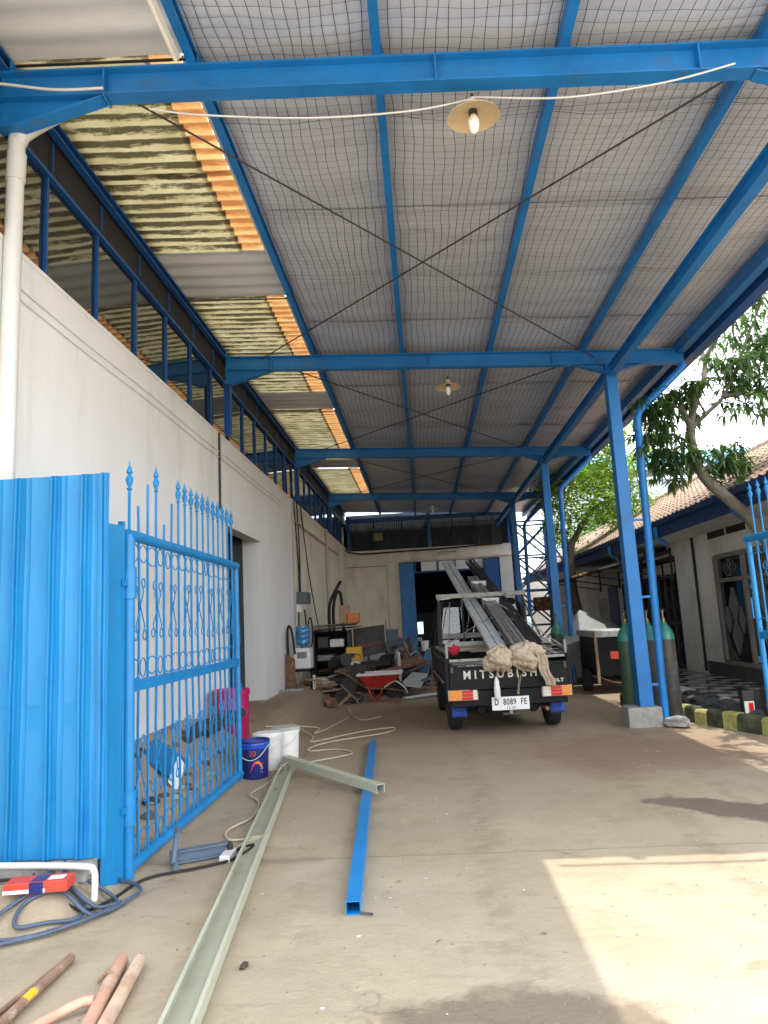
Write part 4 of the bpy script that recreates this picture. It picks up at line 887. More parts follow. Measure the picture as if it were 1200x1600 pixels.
# tiles: rows of S-curved clay tiles, each row stepped over the one below
tm = MB(); nr = 11; wy = .205; ncol = int(23.2/wy)
sl_ = Vector((RX-EX+.08, 0, RZ-EZ)); 
TIL = []
def tile_mesh(seed):
    m = MB(); L = .31
    return m.grid(lambda u, v: (-.0+L*u, wy*1.02*v, .030*math.sin(2*PI*v-.4)+.018*(1-u)), 2, 8, flip=True).grid(lambda u, v: (0, wy*1.02*v, .030*math.sin(2*PI*v-.4)+.018-.016*u), 1, 8)
ang = math.atan2(RZ-EZ, RX-EX); step = math.hypot(RX-EX+.08, RZ-EZ)/nr
base = None; cnt = 0
rest = MB()
tp = tile_mesh(0)
for r in range(nr):
    for c in range(ncol):
        px = EX-.08+math.cos(ang)*step*r; pz = EZ-.015+math.sin(ang)*step*r; py = 6.6+c*wy
        if r < 5 and 2 < c < 62 and cnt < 300:
            if base is None:
                base = MB().add(tp.v, tp.f).build("tile", TILE, None, smooth='all'); base.parent = ho; b0 = base
            else: b0 = inst(base, ho)
            b0.location = (px-5.2, py-14, pz-.2); b0.rotation_euler = (rnd(-.02,.02), -ang+rnd(-.02,.03), rnd(-.012,.012)); cnt += 1
        else:
            M = Matrix.Translation((px, py, pz)) @ Euler((0, -ang+rnd(-.02,.03), 0)).to_matrix().to_4x4()
            rest.add([M @ Vector(p) for p in tp.v], tp.f)
rest.build("roof_tiles", TILE, ho, smooth='all', kind='stuff')
MB().slab([(EX-.05,6.6,EZ-.05),(RX,6.6,RZ-.05),(RX,30,RZ-.05),(EX-.05,30,EZ-.05)], (0,0,-.03)).build("roof_deck", SOFF, ho)
MB().slab([(RX,6.6,RZ+.05),(9.7,6.6,2.9),(9.7,30,2.9),(RX,30,RZ+.05)], (0,0,-.05)).build("rear_roof_slope", TILE, ho)
MB().tube([(RX,6.5,RZ+.04),(RX,30.05,RZ+.04)], .09, 10).build("ridge_cap", TILE, ho)
# chequered porch
po_ = thing("porch", "raised porch strip of black and white chequered floor tiles before the house", "porch", (4.7, 14, .1))
MB().box(4.02, 7, .0, 5.195, 29.4, .185).build("porch_slab", CONC, po_)
TW = mat("white_floor_tile", (.62,.63,.62), .22, var=.1, vs=3); TBk = mat("black_floor_tile", (.03,.032,.035), .2, var=.2, vs=3)
tw = MB().box(0,0,0,.284,.284,.012).build("floor_tile", TW, None, bevel=.002); tb = MB().box(0,0,0,.284,.284,.012).build("floor_tile", TBk, None, bevel=.002)
uw = ub = 0
for i in range(4):
    for j in range(44):
        s_ = tw if (i+j) % 2 else tb; first = (s_ is tw and not uw) or (s_ is tb and not ub)
        loc = (4.04+.289*i-4.7, 8.2+.289*j-14, .186-.1+rnd(0,.002))
        if first: s_.parent = po_; s_.location = loc
        else: inst(s_, po_, loc)
        if s_ is tw: uw = 1
        else: ub = 1
# steel awning frame over the doorway, with broken sheets
AWN = mat("awning_dark_steel", (.05,.045,.045), .6, var=.3)
aw = thing("awning", "rickety dark steel awning frame with torn sheets over the lattice doorway", "awning", (4.4, 17, 2.5))
fr = MB()
for q in (14.9, 16.9, 18.9, 20.9):
    fr.bar((5.19,q,2.62),(3.75,q,2.30),.04,.04); fr.bar((5.19,q,2.05),(3.85,q,2.30),.03,.03); fr.bar((5.17,q,2.0),(5.17,q,2.66),.04,.04)
for x, z in ((3.76,2.28),(4.45,2.43),(5.15,2.58)): fr.bar((x,14.85,z),(x,20.95,z),.035,.04)
fr.build("frame", AWN, aw)
for k, (a, b_, m_) in enumerate(((14.8,15.6,STEEL),(15.6,16.4,RUSTS),(16.4,17.3,RUSTS),(17.3,18.9,STEEL),(18.9,20.9,STEEL))):
    MB().grid(lambda u, v: (3.62+rnd(-.05,.05)*(u == 0)+1.56*u, a+(b_-a)*v, 2.29+.34*u+.018*math.sin(v*(b_-a)*43)), 4, 28).build("awning_sheet", m_, aw, smooth='all').modifiers.new('th','SOLIDIFY').thickness = .004

# ---------------------------------------------------------------- kerb, soil strip and stones
kb = thing("painted_kerb", "mossy stone kerb painted in worn yellow and black blocks along soil strip", "kerb", (3.5, 9, 0))
KY = mat("worn_yellow_kerb", (.42,.39,.13), .9, var=.2, vs=6, bump=.4, bs=30, dirt=(.10,.13,.04), ds=5, dlo=.45, dhi=.72)
KB = mat("mossy_black_kerb", (.045,.05,.03), .95, var=.4, vs=6, bump=.4, bs=30, dirt=(.12,.15,.05), ds=5, dlo=.5, dhi=.72)
kp = spline([(3.02,11.4,0),(3.18,10.3,0),(3.32,9.6,0),(3.60,8.7,0),(3.86,8.0,0),(4.12,7.2,0),(4.3,6.2,0)], 12); q = 0; i = 0
cum = [0]
for a, b_ in zip(kp, kp[1:]): cum.append(cum[-1]+(b_-a).length)
def at_len(s):
    for i in range(len(kp)-1):
        if cum[i+1] >= s: return kp[i].lerp(kp[i+1], (s-cum[i])/(cum[i+1]-cum[i]))
    return kp[-1]
s = 0; k = 0
while s < cum[-1]-.2:
    L = rnd(.14,.24) if k < 12 else rnd(.22, .36); a = at_len(s); b_ = at_len(s+L-.012); h = .2+rnd(-.02,.02)
    MB().prof([(-.085,0),(.085,0),(.08,h-.03),(.055,h),(-.05,h),(-.075,h-.03)], (a.x,a.y,-.02), (b_.x,b_.y,-.02)).build("kerb_block", KY if k % 2 else KB, kb, bevel=.012)
    s += L; k += 1
SOIL = mat("dark_soil", (.05,.04,.03), .95, var=.4, vs=8, bump=.8, bs=22)
sb = MB().grid(lambda u, v: ((lambda y_: ((at_len(max(0,min(cum[-1],(11.3-y_)*1.05))).x+.06)*(1-u)+4.03*u))(11.3-4.9*v), 11.3-4.9*v, .11+.05*math.sin(u*PI)+rnd(-.02,.02)), 6, 40)
o = sb.build("soil_strip", SOIL, smooth='all'); struct(o)
ROCKM = mat("dark_stone", (.045,.048,.052), .75, var=.4, vs=6, bump=.4, bs=25, dirt=(.3,.3,.29), ds=4, dlo=.64, dhi=.74)
for k in range(34):
    y_ = rnd(8.0, 11.2); xk = at_len(max(0,min(cum[-1],(11.3-y_)*1.05))).x; x_ = rnd(xk+.16, 4.0)
    r = rnd(.07, .15); tag(MB().rock((x_, y_, .17), r, (1.2,1,.6), 2).build("stone", ROCKM), "dark lump of broken stone in the soil strip behind the kerb", "stone", "dark stones behind the kerb")
PALEST = mat("pale_rubble_stone", (.48,.46,.42), .9, var=.2, vs=6, bump=.4)
for k, (x_, y_, r) in enumerate(((3.55,11.3,.13),(3.85,11.2,.12),(3.62,10.2,.07),(3.95,9.9,.06))):
    tag(MB().rock((x_, y_, .2), r, (1.5,1,.5), 2).build("pale_stone", PALEST), "pale flat lump of rubble lying among the dark stones", "stone", "pale rubble lumps behind the kerb")
tag(MB().rock((3.02, 9.1, .06), .13, (1.4,1,.55), 2).build("concrete_lump", CONC), "broken concrete lump on the ground between post footing and kerb", "stone")
# black tub with a red and white reflector at the kerb
bx = thing("black_bin", "black plastic bin with a red and white reflector by the right gate", "bin", (3.84, 8.85, 0.12))
MB().lathe([(.0,0),(.13,0),(.155,.30),(.165,.31),(.165,.34),(.14,.34),(.13,.32),(.0,.31)], (3.845, 8.87, .13), 24).build("tub", mat("black_bin_plastic", (.012,.013,.016), .36, var=.2), bx, smooth=True)
MB().box(3.655, 8.69, .15, 3.80, 8.71, .44).build("side_flap", bpy.data.materials["black_bin_plastic"], bx, bevel=.01)
MB().box(3.665, 8.678, .16, 3.775, 8.688, .32).build("reflector_plate", LWHT, bx); MB().box(3.71, 8.668, .195, 3.76, 8.677, .305).build("red_reflector", LRED, bx)

# ---------------------------------------------------------------- post footings, downspouts, cylinders
for k, y in enumerate(BY[1:]):
    f = tag(MB().poly([(2.72+a, y+b_) for a, b_ in ((-.27,-.2),(.15,-.2),(.17,.2),(-.25,.2))], -.05, .24).build("post_footing", CONC, bevel=.02), ["rough grey concrete footing block under the nearest outer post","concrete footing of the canopy post right beside the truck","concrete footing of the last visible post near the rear wall"][k], "footing", "concrete post footings")
for k, y in enumerate(BY[1:]):
    d = thing("downspout", ["round blue downspout beside the nearest post with a slanting top","blue downspout beside the second post, right of the truck","blue downspout beside the third post near the lattice mast"][k], "downspout", (2.98, y-.05, .1), "blue downspouts at the posts")
    MB().tube([(3.70,y-.04,RB(3.7)-.02),(3.60,y-.04,RB(3.6)-.14),(3.04,y-.05,4.06),(3.0,y-.05,3.95),(2.94,y-.05,.08)], .05, 14).build("pipe_run", BLUE, d, smooth=True)
    MB().tube([(2.995,y-.05,3.90),(2.99,y-.05,3.80)], .056, 14).build("pipe_collar", BLUE, d, smooth=True)
    for z in (.5, 2.6, 1.6): MB().bar((2.72,y-.05,z),(2.98,y-.05,z), .02, .03).build("bracket", BLUE, d)
MB().prof([(-.07,.1),(-.07,0),(.07,0),(.07,.1),(.06,.1),(.06,.01),(-.06,.01),(-.06,.1)], (3.86, 3.5, RB(3.86)+.10), (3.86, 24.7, RB(3.86)+.10)).build("eaves_gutter", BLUED, canopy)
CYG = mat("green_cylinder_paint", (.035,.085,.045), .5, var=.35, vs=7, bump=.2, bs=30, dirt=(.06,.055,.04), ds=7, dlo=.5, dhi=.7)
CYT = mat("turquoise_shoulder_paint", (.03,.20,.155), .45, var=.2, vs=6, dirt=(.12,.1,.07), ds=9, dlo=.6, dhi=.8)
CYD = mat("grey_brown_cylinder", (.055,.048,.042), .6, var=.3, vs=7, dirt=(.12,.1,.08), ds=8, dlo=.5, dhi=.75)
BRS = mat("tarnished_brass", (.30,.2,.09), .4, metal=.8, var=.2)
def cyl(x, y, label, body, lean=0):
    t = thing("gas_cylinder", label, "gas cylinder", (x, y, 0), "tall gas cylinders at the post")
    MB().lathe([(.11,0),(.118,.02),(.118,.98),(.117,1.02)], (x,y,.02), 24).build("body", body, t, smooth=True)
    MB().lathe([(.1172,1.02),(.112,1.08),(.09,1.15),(.055,1.20),(.04,1.22),(.04,1.25)], (x,y,.02), 24).build("shoulder", CYT, t, smooth=True)
    v = MB().lathe([(.03,1.25),(.03,1.29),(.014,1.30),(.014,1.36),(.02,1.365),(.02,1.39),(0,1.39)], (x,y,.02), 12).build("valve", BRS, t, smooth=True)
    MB().lathe([(.0,1.385),(.036,1.39),(.036,1.405),(0,1.41)], (x,y,.02), 12).build("valve_wheel", STEEL, v)
cyl(2.66, 9.66, "mossy green gas cylinder standing left of the nearest post", CYG)
cyl(2.93, 9.60, "dark grey cylinder with turquoise shoulder between post and downspout", CYD); cyl(3.15, 9.62, "dark grey cylinder with turquoise shoulder right of the downspout", CYD)
cyl(2.62, 14.45, "turquoise topped gas cylinder at the second post beyond the truck", CYG)

# ---------------------------------------------------------------- trailer box and grey hopper
tr = thing("box_trailer", "small black box trailer with pale lid and a red rear lamp plate", "trailer", (3.35, 13, 0))
MB().box(3.02, 12.9, .30, 3.72, 14.3, .98).build("box_body", BLACK, tr, bevel=.015)
MB().box(2.99, 12.84, .985, 3.75, 14.35, 1.10).build("lid", mat("pale_lid_paint", (.42,.46,.42), .6, var=.15, dirt=(.2,.19,.16), ds=5, dlo=.5, dhi=.8), tr, bevel=.01)
MB().box(2.98, 12.86, .2, 3.03, 12.9, 1.1).build("corner_post", WOODM, tr)
MB().box(3.24, 12.885, .60, 3.44, 12.899, .73).build("lamp_plate", LRED, tr, bevel=.004)
MB().box(3.05, 12.888, .33, 3.69, 12.899, .56).build("rear_sill", BLACK, tr)
MB().grid(lambda u, v: (3.04+.66*u, 12.86, .30-.10*math.sin(PI*u)-.02*v), 8, 1).build("rear_apron", RUST, tr, smooth='all').modifiers.new('th','SOLIDIFY').thickness = .02
for x in (2.93, 3.80):
    w = MB().lathe([(.12,-.06),(.19,-.065),(.21,-.045),(.21,.045),(.19,.065),(.12,.06)], (x,13.5,.21), 20, 'x').build("wheel", RUBBER, tr, smooth=True)
    MB().lathe([(0,-.03),(.12,-.04),(.12,.04),(0,.03)], (x,13.5,.21), 14, 'x').build("rim", GREYS, w)
MB().tube([(2.93,13.5,.21),(3.8,13.5,.21)], .025, 8).build("axle", STEEL, tr)
hp = thing("grey_hopper", "pointed pale grey sheet hopper lying behind the box trailer", "hopper", (3.2, 15.4, 0))
HPM = mat("pale_hopper_sheet", (.27,.28,.28), .6, metal=.1, var=.15, vs=3, dirt=(.2,.17,.14), ds=3, dlo=.55, dhi=.8)
a = [(2.62,14.5,.75),(3.55,14.45,1.05),(4.2,15.6,1.1),(2.75,15.9,.9)]; ap = (3.28,15.2,1.50); lo = [(2.95,14.75,.15),(3.5,14.75,.15),(3.8,15.5,.15),(3.0,15.6,.15)]
MB().add(a+[ap]+lo, [(0,1,4),(1,2,4),(2,3,4),(3,0,4),(5,6,1,0),(6,7,2,1),(7,8,3,2),(8,5,0,3),(8,7,6,5)]).build("hopper_shell", HPM, hp, bevel=.01, fix=True)
for x, y in ((2.98,14.8),(3.5,14.8),(3.75,15.4)): MB().bar((x,y,0),(x,y,.3), .05).build("leg", STEEL, hp)

# ---------------------------------------------------------------- lattice mast
ms = thing("lattice_mast", "blue steel lattice mast standing past the canopy posts behind the truck", "mast", (3.45, 22, 0))
LM = mat("pale_blue_mast_paint", (.012,.09,.22), .5, var=.2)
cs_ = [(2.95,21.6),(4.0,21.6),(4.0,22.6),(2.95,22.6)]
for x, y in cs_: MB().bar((x,y,0),(x,y,4.4), .085).build("mast_leg", BLUED, ms)
for i in range(4):
    (x0,y0_),(x1,y1_) = cs_[i], cs_[(i+1) % 4]
    for k in range(4):
        z = .1+1.05*k
        MB().bar((x0,y0_,z),(x1,y1_,z+1.0), .05).build("diagonal", LM, ms); MB().bar((x1,y1_,z),(x0,y0_,z+1.0), .05).build("diagonal", LM, ms)
        MB().bar((x0,y0_,z+1.03),(x1,y1_,z+1.03), .05).build("strut", LM, ms)
tag(MB().box(3.3, 21.2, 1.55, 3.85, 21.58, 1.95).build("winch_box", RUST, bevel=.02), "dark rusty winch box mounted low on the blue lattice mast", "winch")

# ---------------------------------------------------------------- far walls and the pale blue building
tag(MB().box(2.2, 31, 0, 12, 31.2, 2.9).build("boundary_wall", WG), "pale boundary wall closing the yard behind the lattice mast", "wall")
fb = thing("blue_roofed_building", "distant pale blue building with a bright blue roof edge behind the trees", "building", (13, 40, 0))
MB().box(8.5, 38, 0, 22, 48, 8.3).build("wall", mat("pale_blue_wall", (.55,.66,.72), .9, var=.05), fb)
MB().box(8.2, 37.4, 8.35, 22.5, 37.5, 8.75).build("dark_eave", mat("dark_eave_paint", (.10,.10,.11), .8), fb)
MB().slab([(8,37.2,8.8),(23,37.2,8.8),(23,43,10.6),(8,43,10.6)], (0,0,.2)).build("roof", mat("bright_blue_roof", (.10,.36,.62), .5, var=.1), fb)
for k in range(4): MB().box(9.5+3*k, 37.9, 4.2, 11.2+3*k, 37.99, 6.2).build("window", GLASSD, fb)

# ---------------------------------------------------------------- trees
def leaf_mesh(mb, c, d, up, L, w, bend=.25):
    d = d.normalized(); s = d.cross(up); s = s.normalized() if s.length > 1e-4 else Vector((1,0,0)); n = s.cross(d)
    a = c; m = c + d*L*.45 - n*0 ; e = c + d*L - Vector((0,0,1))*L*bend
    o = len(mb.v); fold = n*w*.25
    mb.v += [tuple(a), tuple(m+s*w*.5+fold), tuple(m-s*w*.5+fold), tuple(e), tuple(m)]
    mb.f += [(o,o+4,o+1),(o,o+2,o+4),(o+4,o+3,o+1),(o+2,o+3,o+4)]
def leaf_mat(name, c1, c2, tr=.35):
    m = bpy.data.materials.new(name); m.use_nodes = True; n = m.node_tree.nodes; l = m.node_tree.links; b = n["Principled BSDF"]
    g = n.new("ShaderNodeNewGeometry"); r = n.new("ShaderNodeValToRGB"); r.color_ramp.elements[0].color = c1+(1,); r.color_ramp.elements[1].color = c2+(1,)
    l.new(g.outputs["Random Per Island"], r.inputs[0]); l.new(r.outputs[0], b.inputs["Base Color"]); b.inputs["Roughness"].default_value = .42
    t = n.new("ShaderNodeBsdfTranslucent"); mxx = n.new("ShaderNodeMix"); mxx.data_type = 'RGBA'; mxx.blend_type = 'MULTIPLY'; mxx.inputs[0].default_value = 1
    l.new(r.outputs[0], mxx.inputs[6]); mxx.inputs[7].default_value = (1.6,1.7,.6,1); l.new(mxx.outputs[2], t.inputs[0])
    s_ = n.new("ShaderNodeMixShader"); s_.inputs[0].default_value = tr; l.new(b.outputs[0], s_.inputs[1]); l.new(t.outputs[0], s_.inputs[2]); l.new(s_.outputs[0], n["Material Output"].inputs["Surface"])
    return m
BARK = mat("pale_grey_bark", (.15,.125,.10), .9, var=.3, vs=9, bump=.5, bs=30, dirt=(.09,.10,.06), ds=5, dlo=.5, dhi=.75)
def limb(mb, pts, r0, r1, m=5):
    P = spline(pts, m); n = len(P); mb.tube(P, [r0+(r1-r0)*i/(n-1) for i in range(n)], 9); return P
random.seed(57)
mt = thing("mango_tree", "leaning slender tree with long drooping leaves above the right kerb", "tree", (4.9, 8.7, 0))
tb_ = MB()
limb(tb_, [(4.98,9.0,0),(4.80,9.05,1.3),(4.303,9.2,2.436),(4.117,9.25,2.706),(3.80,9.35,3.128),(3.736,9.45,3.548),(3.80,9.58,3.90)], .095, .058)
limb(tb_, [(3.80,9.58,3.88),(3.74,9.65,4.12),(3.73,9.66,4.24)], .048, .04)
LB = []
LB.append(limb(tb_, [(3.80,9.58,3.86),(3.95,9.7,4.25),(4.16,9.82,4.62),(4.31,10.1,5.071),(4.33,10.4,5.49),(4.5,10.5,6.2)], .05, .016))
LB.append(limb(tb_, [(3.80,9.58,3.86),(4.05,9.6,4.06),(4.29,9.6,4.274),(4.52,9.6,4.66),(4.70,9.6,5.05),(4.95,9.5,5.6)], .034, .012))
LB.append(limb(tb_, [(4.29,9.6,4.274),(4.55,9.6,4.30),(4.9,9.6,4.305),(5.5,9.5,4.6)], .035, .014))
LB.append(limb(tb_, [(4.52,9.6,4.66),(4.85,9.8,4.95),(5.3,9.9,5.4)], .026, .012))
LB.append(limb(tb_, [(3.74,9.65,4.15),(3.5,9.6,4.22),(3.25,9.5,4.08)], .022, .01))
LB.append(limb(tb_, [(3.74,9.5,3.6),(3.5,9.45,3.75),(3.22,9.45,3.66)], .02, .008))
LB.append(limb(tb_, [(4.25,10.0,4.95),(4.6,9.7,5.5),(5.1,9.5,6.2)], .03, .01))
LB.append(limb(tb_, [(3.78,9.4,3.2),(4.05,9.45,3.4),(4.22,9.45,3.25)], .016, .008))
LB.append(limb(tb_, [(3.76,9.4,3.35),(3.55,9.35,3.42),(3.42,9.35,3.27)], .014, .007))
LB.append(limb(tb_, [(4.9,9.6,4.305),(5.2,9.3,5.0),(5.6,9.0,5.8)], .02, .01))
LB.append(limb(tb_, [(4.05,9.65,4.06),(3.95,9.7,4.35),(3.85,9.75,4.5)], .018, .008))
tb_.build("trunk", BARK, mt, smooth='all')
cr_ = MB()
def rosette(c, n, L):
    for k in range(n):
        a = rnd(0, 2*PI); e = rnd(-.9, .5); d = Vector((math.cos(a)*math.cos(e), math.sin(a)*math.cos(e), math.sin(e)-.25))
        leaf_mesh(cr_, c + Vector((rnd(-.03,.03), rnd(-.03,.03), rnd(-.03,.03))), d, Vector((0,0,1)), L*rnd(.7,1.15), L*rnd(.17,.24), rnd(.1,.5))
for k, B in enumerate(LB):
    dens = 46 if k < 4 else 34
    for j in range(dens):
        p = B[min(len(B)-1, int(len(B)*rnd(.35 if k < 4 else .55, 1.0)))]; rad = .42 if k < 4 else .26
        off = Vector((rnd(-1,1), rnd(-1,1), rnd(-.8,.9)))*rad
        q = p+off
        if q.x < 4.3 and q.z > 4.52: continue
        cr_.tube([p, (p+q)/2+Vector((0,0,.03)), q], .005, 4, caps=False); rosette(q, random.randint(8, 13), .21)
for j in range(60):   # higher crown, above and to the right of the frame
    q = Vector((rnd(4.4,6.9), rnd(7.9,11.4), rnd(5.4,7.8))); rosette(q, 12, .24)
for j in range(45):   # crown over the kerb, outside the frame: it shades the soil strip
    q = Vector((rnd(4.25,6.2), rnd(5.6,8.3), rnd(4.8,6.6))); rosette(q, 12, .26)
cr_.build("crown", leaf_mat("mango_leaf", (.035,.085,.035), (.12,.20,.08), .5), mt, kind='stuff')
random.seed(61)
t2 = thing("yellow_green_tree", "tree with a light yellow green crown at the far end of house", "tree", (4.1, 19, 0))
tb_ = MB()
limb(tb_, [(4.55,19,0),(4.2,19,.9),(3.98,19,1.9),(3.98,19,2.8),(4.05,19,3.3)], .17, .10)
L2 = [limb(tb_, [(4.05,19,3.25),(4.35,19.1,3.7),(4.9,19.2,4.6),(5.3,19,5.6)], .09, .03), limb(tb_, [(4.0,19,3.1),(3.85,18.9,3.6),(3.9,18.9,4.4),(4.1,18.8,5.3)], .07, .03),
      limb(tb_, [(4.6,19.1,4.1),(5.2,18.8,4.4),(5.9,18.7,4.7)], .05, .02), limb(tb_, [(3.95,19,2.4),(3.7,19,3.0),(3.4,19.2,3.5)], .04, .015)]
tb_.build("trunk", BARK, t2, smooth='all')
cr_ = MB()
cl = [(Vector((rnd(3.5,6.3), rnd(17.6,20.6), rnd(3.5,6.8))), rnd(.3,.6)) for _ in range(120)]
cl = [c for c in cl if ((c[0].x-4.9)/1.6)**2+((c[0].y-19)/1.7)**2+((c[0].z-5.2)/1.7)**2 < 1.05 or c[0].x < 4.4]
for c, r in cl:
    for k in range(int(190*r/.45)):
        d = Vector((rnd(-1,1), rnd(-1,1), rnd(-1,1)))
        if d.length > 1: continue
        leaf_mesh(cr_, c+d*r*Vector((1,1,.6)).length/1.5, Vector((rnd(-1,1), rnd(-1,1), rnd(-.6,.3))), Vector((0,0,1)), rnd(.10,.16), rnd(.06,.09), .15)
for c, r in cl:
    b_ = min((p for L_ in L2 for p in L_), key=lambda p: (p-c).length); cr_.tube([b_, (b_+c)/2+Vector((0,0,.05)), c], .012, 4, caps=False)
cr_.build("crown", leaf_mat("yellow_green_leaf", (.10,.19,.03), (.24,.33,.07), .45), t2, kind='stuff')
random.seed(63)
for k, (x, y, z, R, lab) in enumerate(((7.5,33,4.6,2.2,"dark green tree beyond the pale boundary wall on its left"),(10.5,36,5.2,2.6,"broad green tree behind the clay roofed house at far end"))):
    t = thing("far_tree", lab, "tree", (x, y, 0)); tr_ = MB(); limb(tr_, [(x,y,0),(x+.1,y,2),(x,y,z)], .2, .08); tr_.build("trunk", BARK, t)
    cr_ = MB()
    for j in range(40):
        c = Vector((x,y,z))+Vector((rnd(-1,1), rnd(-1,1), rnd(-.8,.8)))*R*.7
        for i in range(70): leaf_mesh(cr_, c+Vector((rnd(-.6,.6), rnd(-.6,.6), rnd(-.4,.4))), Vector((rnd(-1,1), rnd(-1,1), rnd(-.6,.3))), Vector((0,0,1)), .22, .12, .1)
    cr_.build("crown", leaf_mat("far_leaf_%d" % k, (.05,.10,.025), (.11,.18,.05)), t, kind='stuff')
# ---------------------------------------------------------------- pendant lamps and wiring under the canopy
random.seed(71)
for k, (x, y, z, lab) in enumerate(((.52, 4.20, 4.86, "large aged enamel pendant lamp under the first blue beam"), (.52, 9.42, 4.78, "small enamel pendant lamp under the second blue beam"), (.42, 20.1, 4.76, "tiny white lamp far back near the rear beam"))):
    t = thing("pendant_lamp", lab, "lamp", (x, y, z), "enamel pendant lamps under the canopy")
    MB().tube([(x,y,z),(x,y,z-.06)], .012, 8).build("hook_stem", STEEL, t)
    M = Matrix.Translation((x, y, z-.06)) @ Matrix.Rotation(.10 if k == 0 else .03, 4, 'X') @ Matrix.Translation((-x, -y, -z+.06))
    MB().lathe([(.012,-.02),(.04,-.03),(.046,-.075),(.05,-.08),(.17,-.125),(.175,-.135),(.17,-.131),(.05,-.087),(.0,-.085)], (x,y,z-.03), 32).move(M).build("shade", SHADEM if k < 2 else WHITE, t, smooth=True, fix=True)
    MB().lathe([(.028,-.08),(.03,-.12),(0,-.12)], (x,y,z-.03), 14).move(M).build("socket", STEEL, t)
    MB().lathe([(.018,-.115),(.034,-.15),(.037,-.18),(.028,-.225),(.012,-.243),(0,-.246)], (x,y,z-.03), 16).move(M).build("bulb", BULB, t, smooth=True)
tag(MB().tube(spline([(-1.6,4.08,4.86),(-1.25,4.05,4.76),(-.55,4.05,4.67),(.1,4.08,4.68),(.50,4.16,4.79),(.55,4.16,4.80),(1.1,4.08,4.68),(1.7,4.05,4.70),(2.15,4.05,4.79)], 6), .006, 6).build("lamp_cable", PVC), "white cable sagging below the first blue beam to the big lamp", "cable")
tag(MB().tube(spline([(-3.0,3.9,5.10),(-2.5,4.0,5.06),(-2.2,4.03,5.02),(-1.9,4.05,5.02)], 6), .009, 6).build("corner_cable", PVC), "short white cable over the left end of the first beam", "cable")
ft = thing("fluorescent_tube", "white fluorescent batten fixed along the purlin above the first beam", "light", (-1.31, 3.7, 5.06))
MB().box(-1.385, 3.2, 5.07, -1.345, 3.93, 5.10).build("batten", WHITE, ft); MB().tube([(-1.365, 3.22, 5.05), (-1.365, 3.91, 5.05)], .014, 10).build("tube", BULB, ft)
# wiring down the left wall
wc = thing("switch_box", "grey wall switch box with cables on the old wall above the water dispenser", "switch box", (-2.6, 14.7, 1.9))
MB().box(-2.635, 14.62, 1.92, -2.40, 15.1, 2.16).build("box", mat("blue_grey_box", (.10,.12,.14), .5, var=.15), wc, bevel=.01)
MB().box(-2.635, 14.45, 1.74, -2.5, 14.72, 1.9).build("socket_plate", WHITE, wc, bevel=.01)
for pts in ([(-2.61,14.5,4.2),(-2.6,14.7,3.4),(-2.6,14.85,2.6),(-2.58,14.75,2.16)], [(-2.61,14.9,4.2),(-2.6,15.0,3.3),(-2.59,14.95,2.5),(-2.57,14.8,2.16)],
            [(-2.58,14.6,1.8),(-2.57,14.55,1.2),(-2.5,14.8,.92),(-2.45,15.3,1.05),(-2.45,15.5,1.35),(-2.45,15.3,1.62),(-2.45,15.0,1.55),(-2.47,14.9,1.3),(-2.5,14.85,1.8)]):
    MB().tube(spline(pts, 7), .016, 6).build("cable", RUBBER, wc)
tag(MB().tube(spline([(-2.6,15.3,4.1),(-2.58,15.6,3.4),(-2.55,15.9,2.6),(-2.45,16.1,1.7),(-2.3,16.0,1.0),(-2.1,15.6,.5)], 6), .014, 6).build("hanging_wire", RUBBER), "thin black wire hanging from the clerestory down to the scrap heap", "wire")
for pts, lab in (([(-2.0,15.8,.9),(-2.02,15.8,1.7),(-1.95,15.8,2.1),(-1.88,15.85,2.18),(-1.83,15.85,2.0),(-1.80,15.85,1.2)], "black bent hose arching up against the wall above scrap heap"), ([(-2.12,15.9,.9),(-2.12,15.9,1.8),(-2.0,15.9,2.15),(-1.83,15.9,2.42)], "taller black bent pipe curling up beside the hose arch")):
    tag(MB().tube(spline(pts, 7), .035, 8).build("bent_hose", RUBBER, smooth='all'), lab, "hose")

# ---------------------------------------------------------------- water dispenser on its stand
wd = thing("water_dispenser", "white water dispenser with blue bottle on a black metal stand", "water dispenser", (-2.36, 13.5, .25))
st = MB()
for x in (-2.56, -2.16):
    for y in (13.35, 13.75): st.bar((x,y,.24),(x,y,.66), .045)
for y in (13.35, 13.75): st.bar((-2.58,y,.64),(-2.14,y,.64), .045)
for x in (-2.56, -2.16): st.bar((x,13.35,.64),(x,13.75,.64), .045)
st.build("stand", BLACK, wd)
MB().box(-2.49,13.36,.665,-2.17,13.68,1.05).build("cabinet", WHITE, wd, bevel=.025); MB().box(-2.42,13.345,.86,-2.24,13.362,.98).build("tap_recess", GREYS, wd, bevel=.005)
for x in (-2.36,-2.30): MB().cbox((x,13.335,.93),(.02,.03,.03)).build("tap", RED if x < -2.33 else LIGHTBLUE, wd)
MB().lathe([(.05,1.05),(.06,1.09),(.135,1.13),(.138,1.2),(.13,1.215),(.138,1.23),(.138,1.29),(.13,1.305),(.138,1.32),(.138,1.39),(.13,1.405),(.136,1.42),(.13,1.46),(.0,1.47)], (-2.33,13.52,0), 24).build("bottle", LIGHTBLUE, wd, smooth=True)
MB().tube(spline([(-2.58,13.4,.3),(-2.60,13.4,1.2),(-2.57,13.36,1.46),(-2.50,13.3,1.38),(-2.45,13.3,.95)],6), .022, 8).build("drain_hose", RUBBER, wd)
ex = thing("socket_strip", "white extension socket strip hanging below the water dispenser stand", "extension lead", (-2.1, 13.3, .3))
MB().box(-2.13,13.28,.30,-2.08,13.31,.55).build("strip_body", WHITE, ex, bevel=.006)
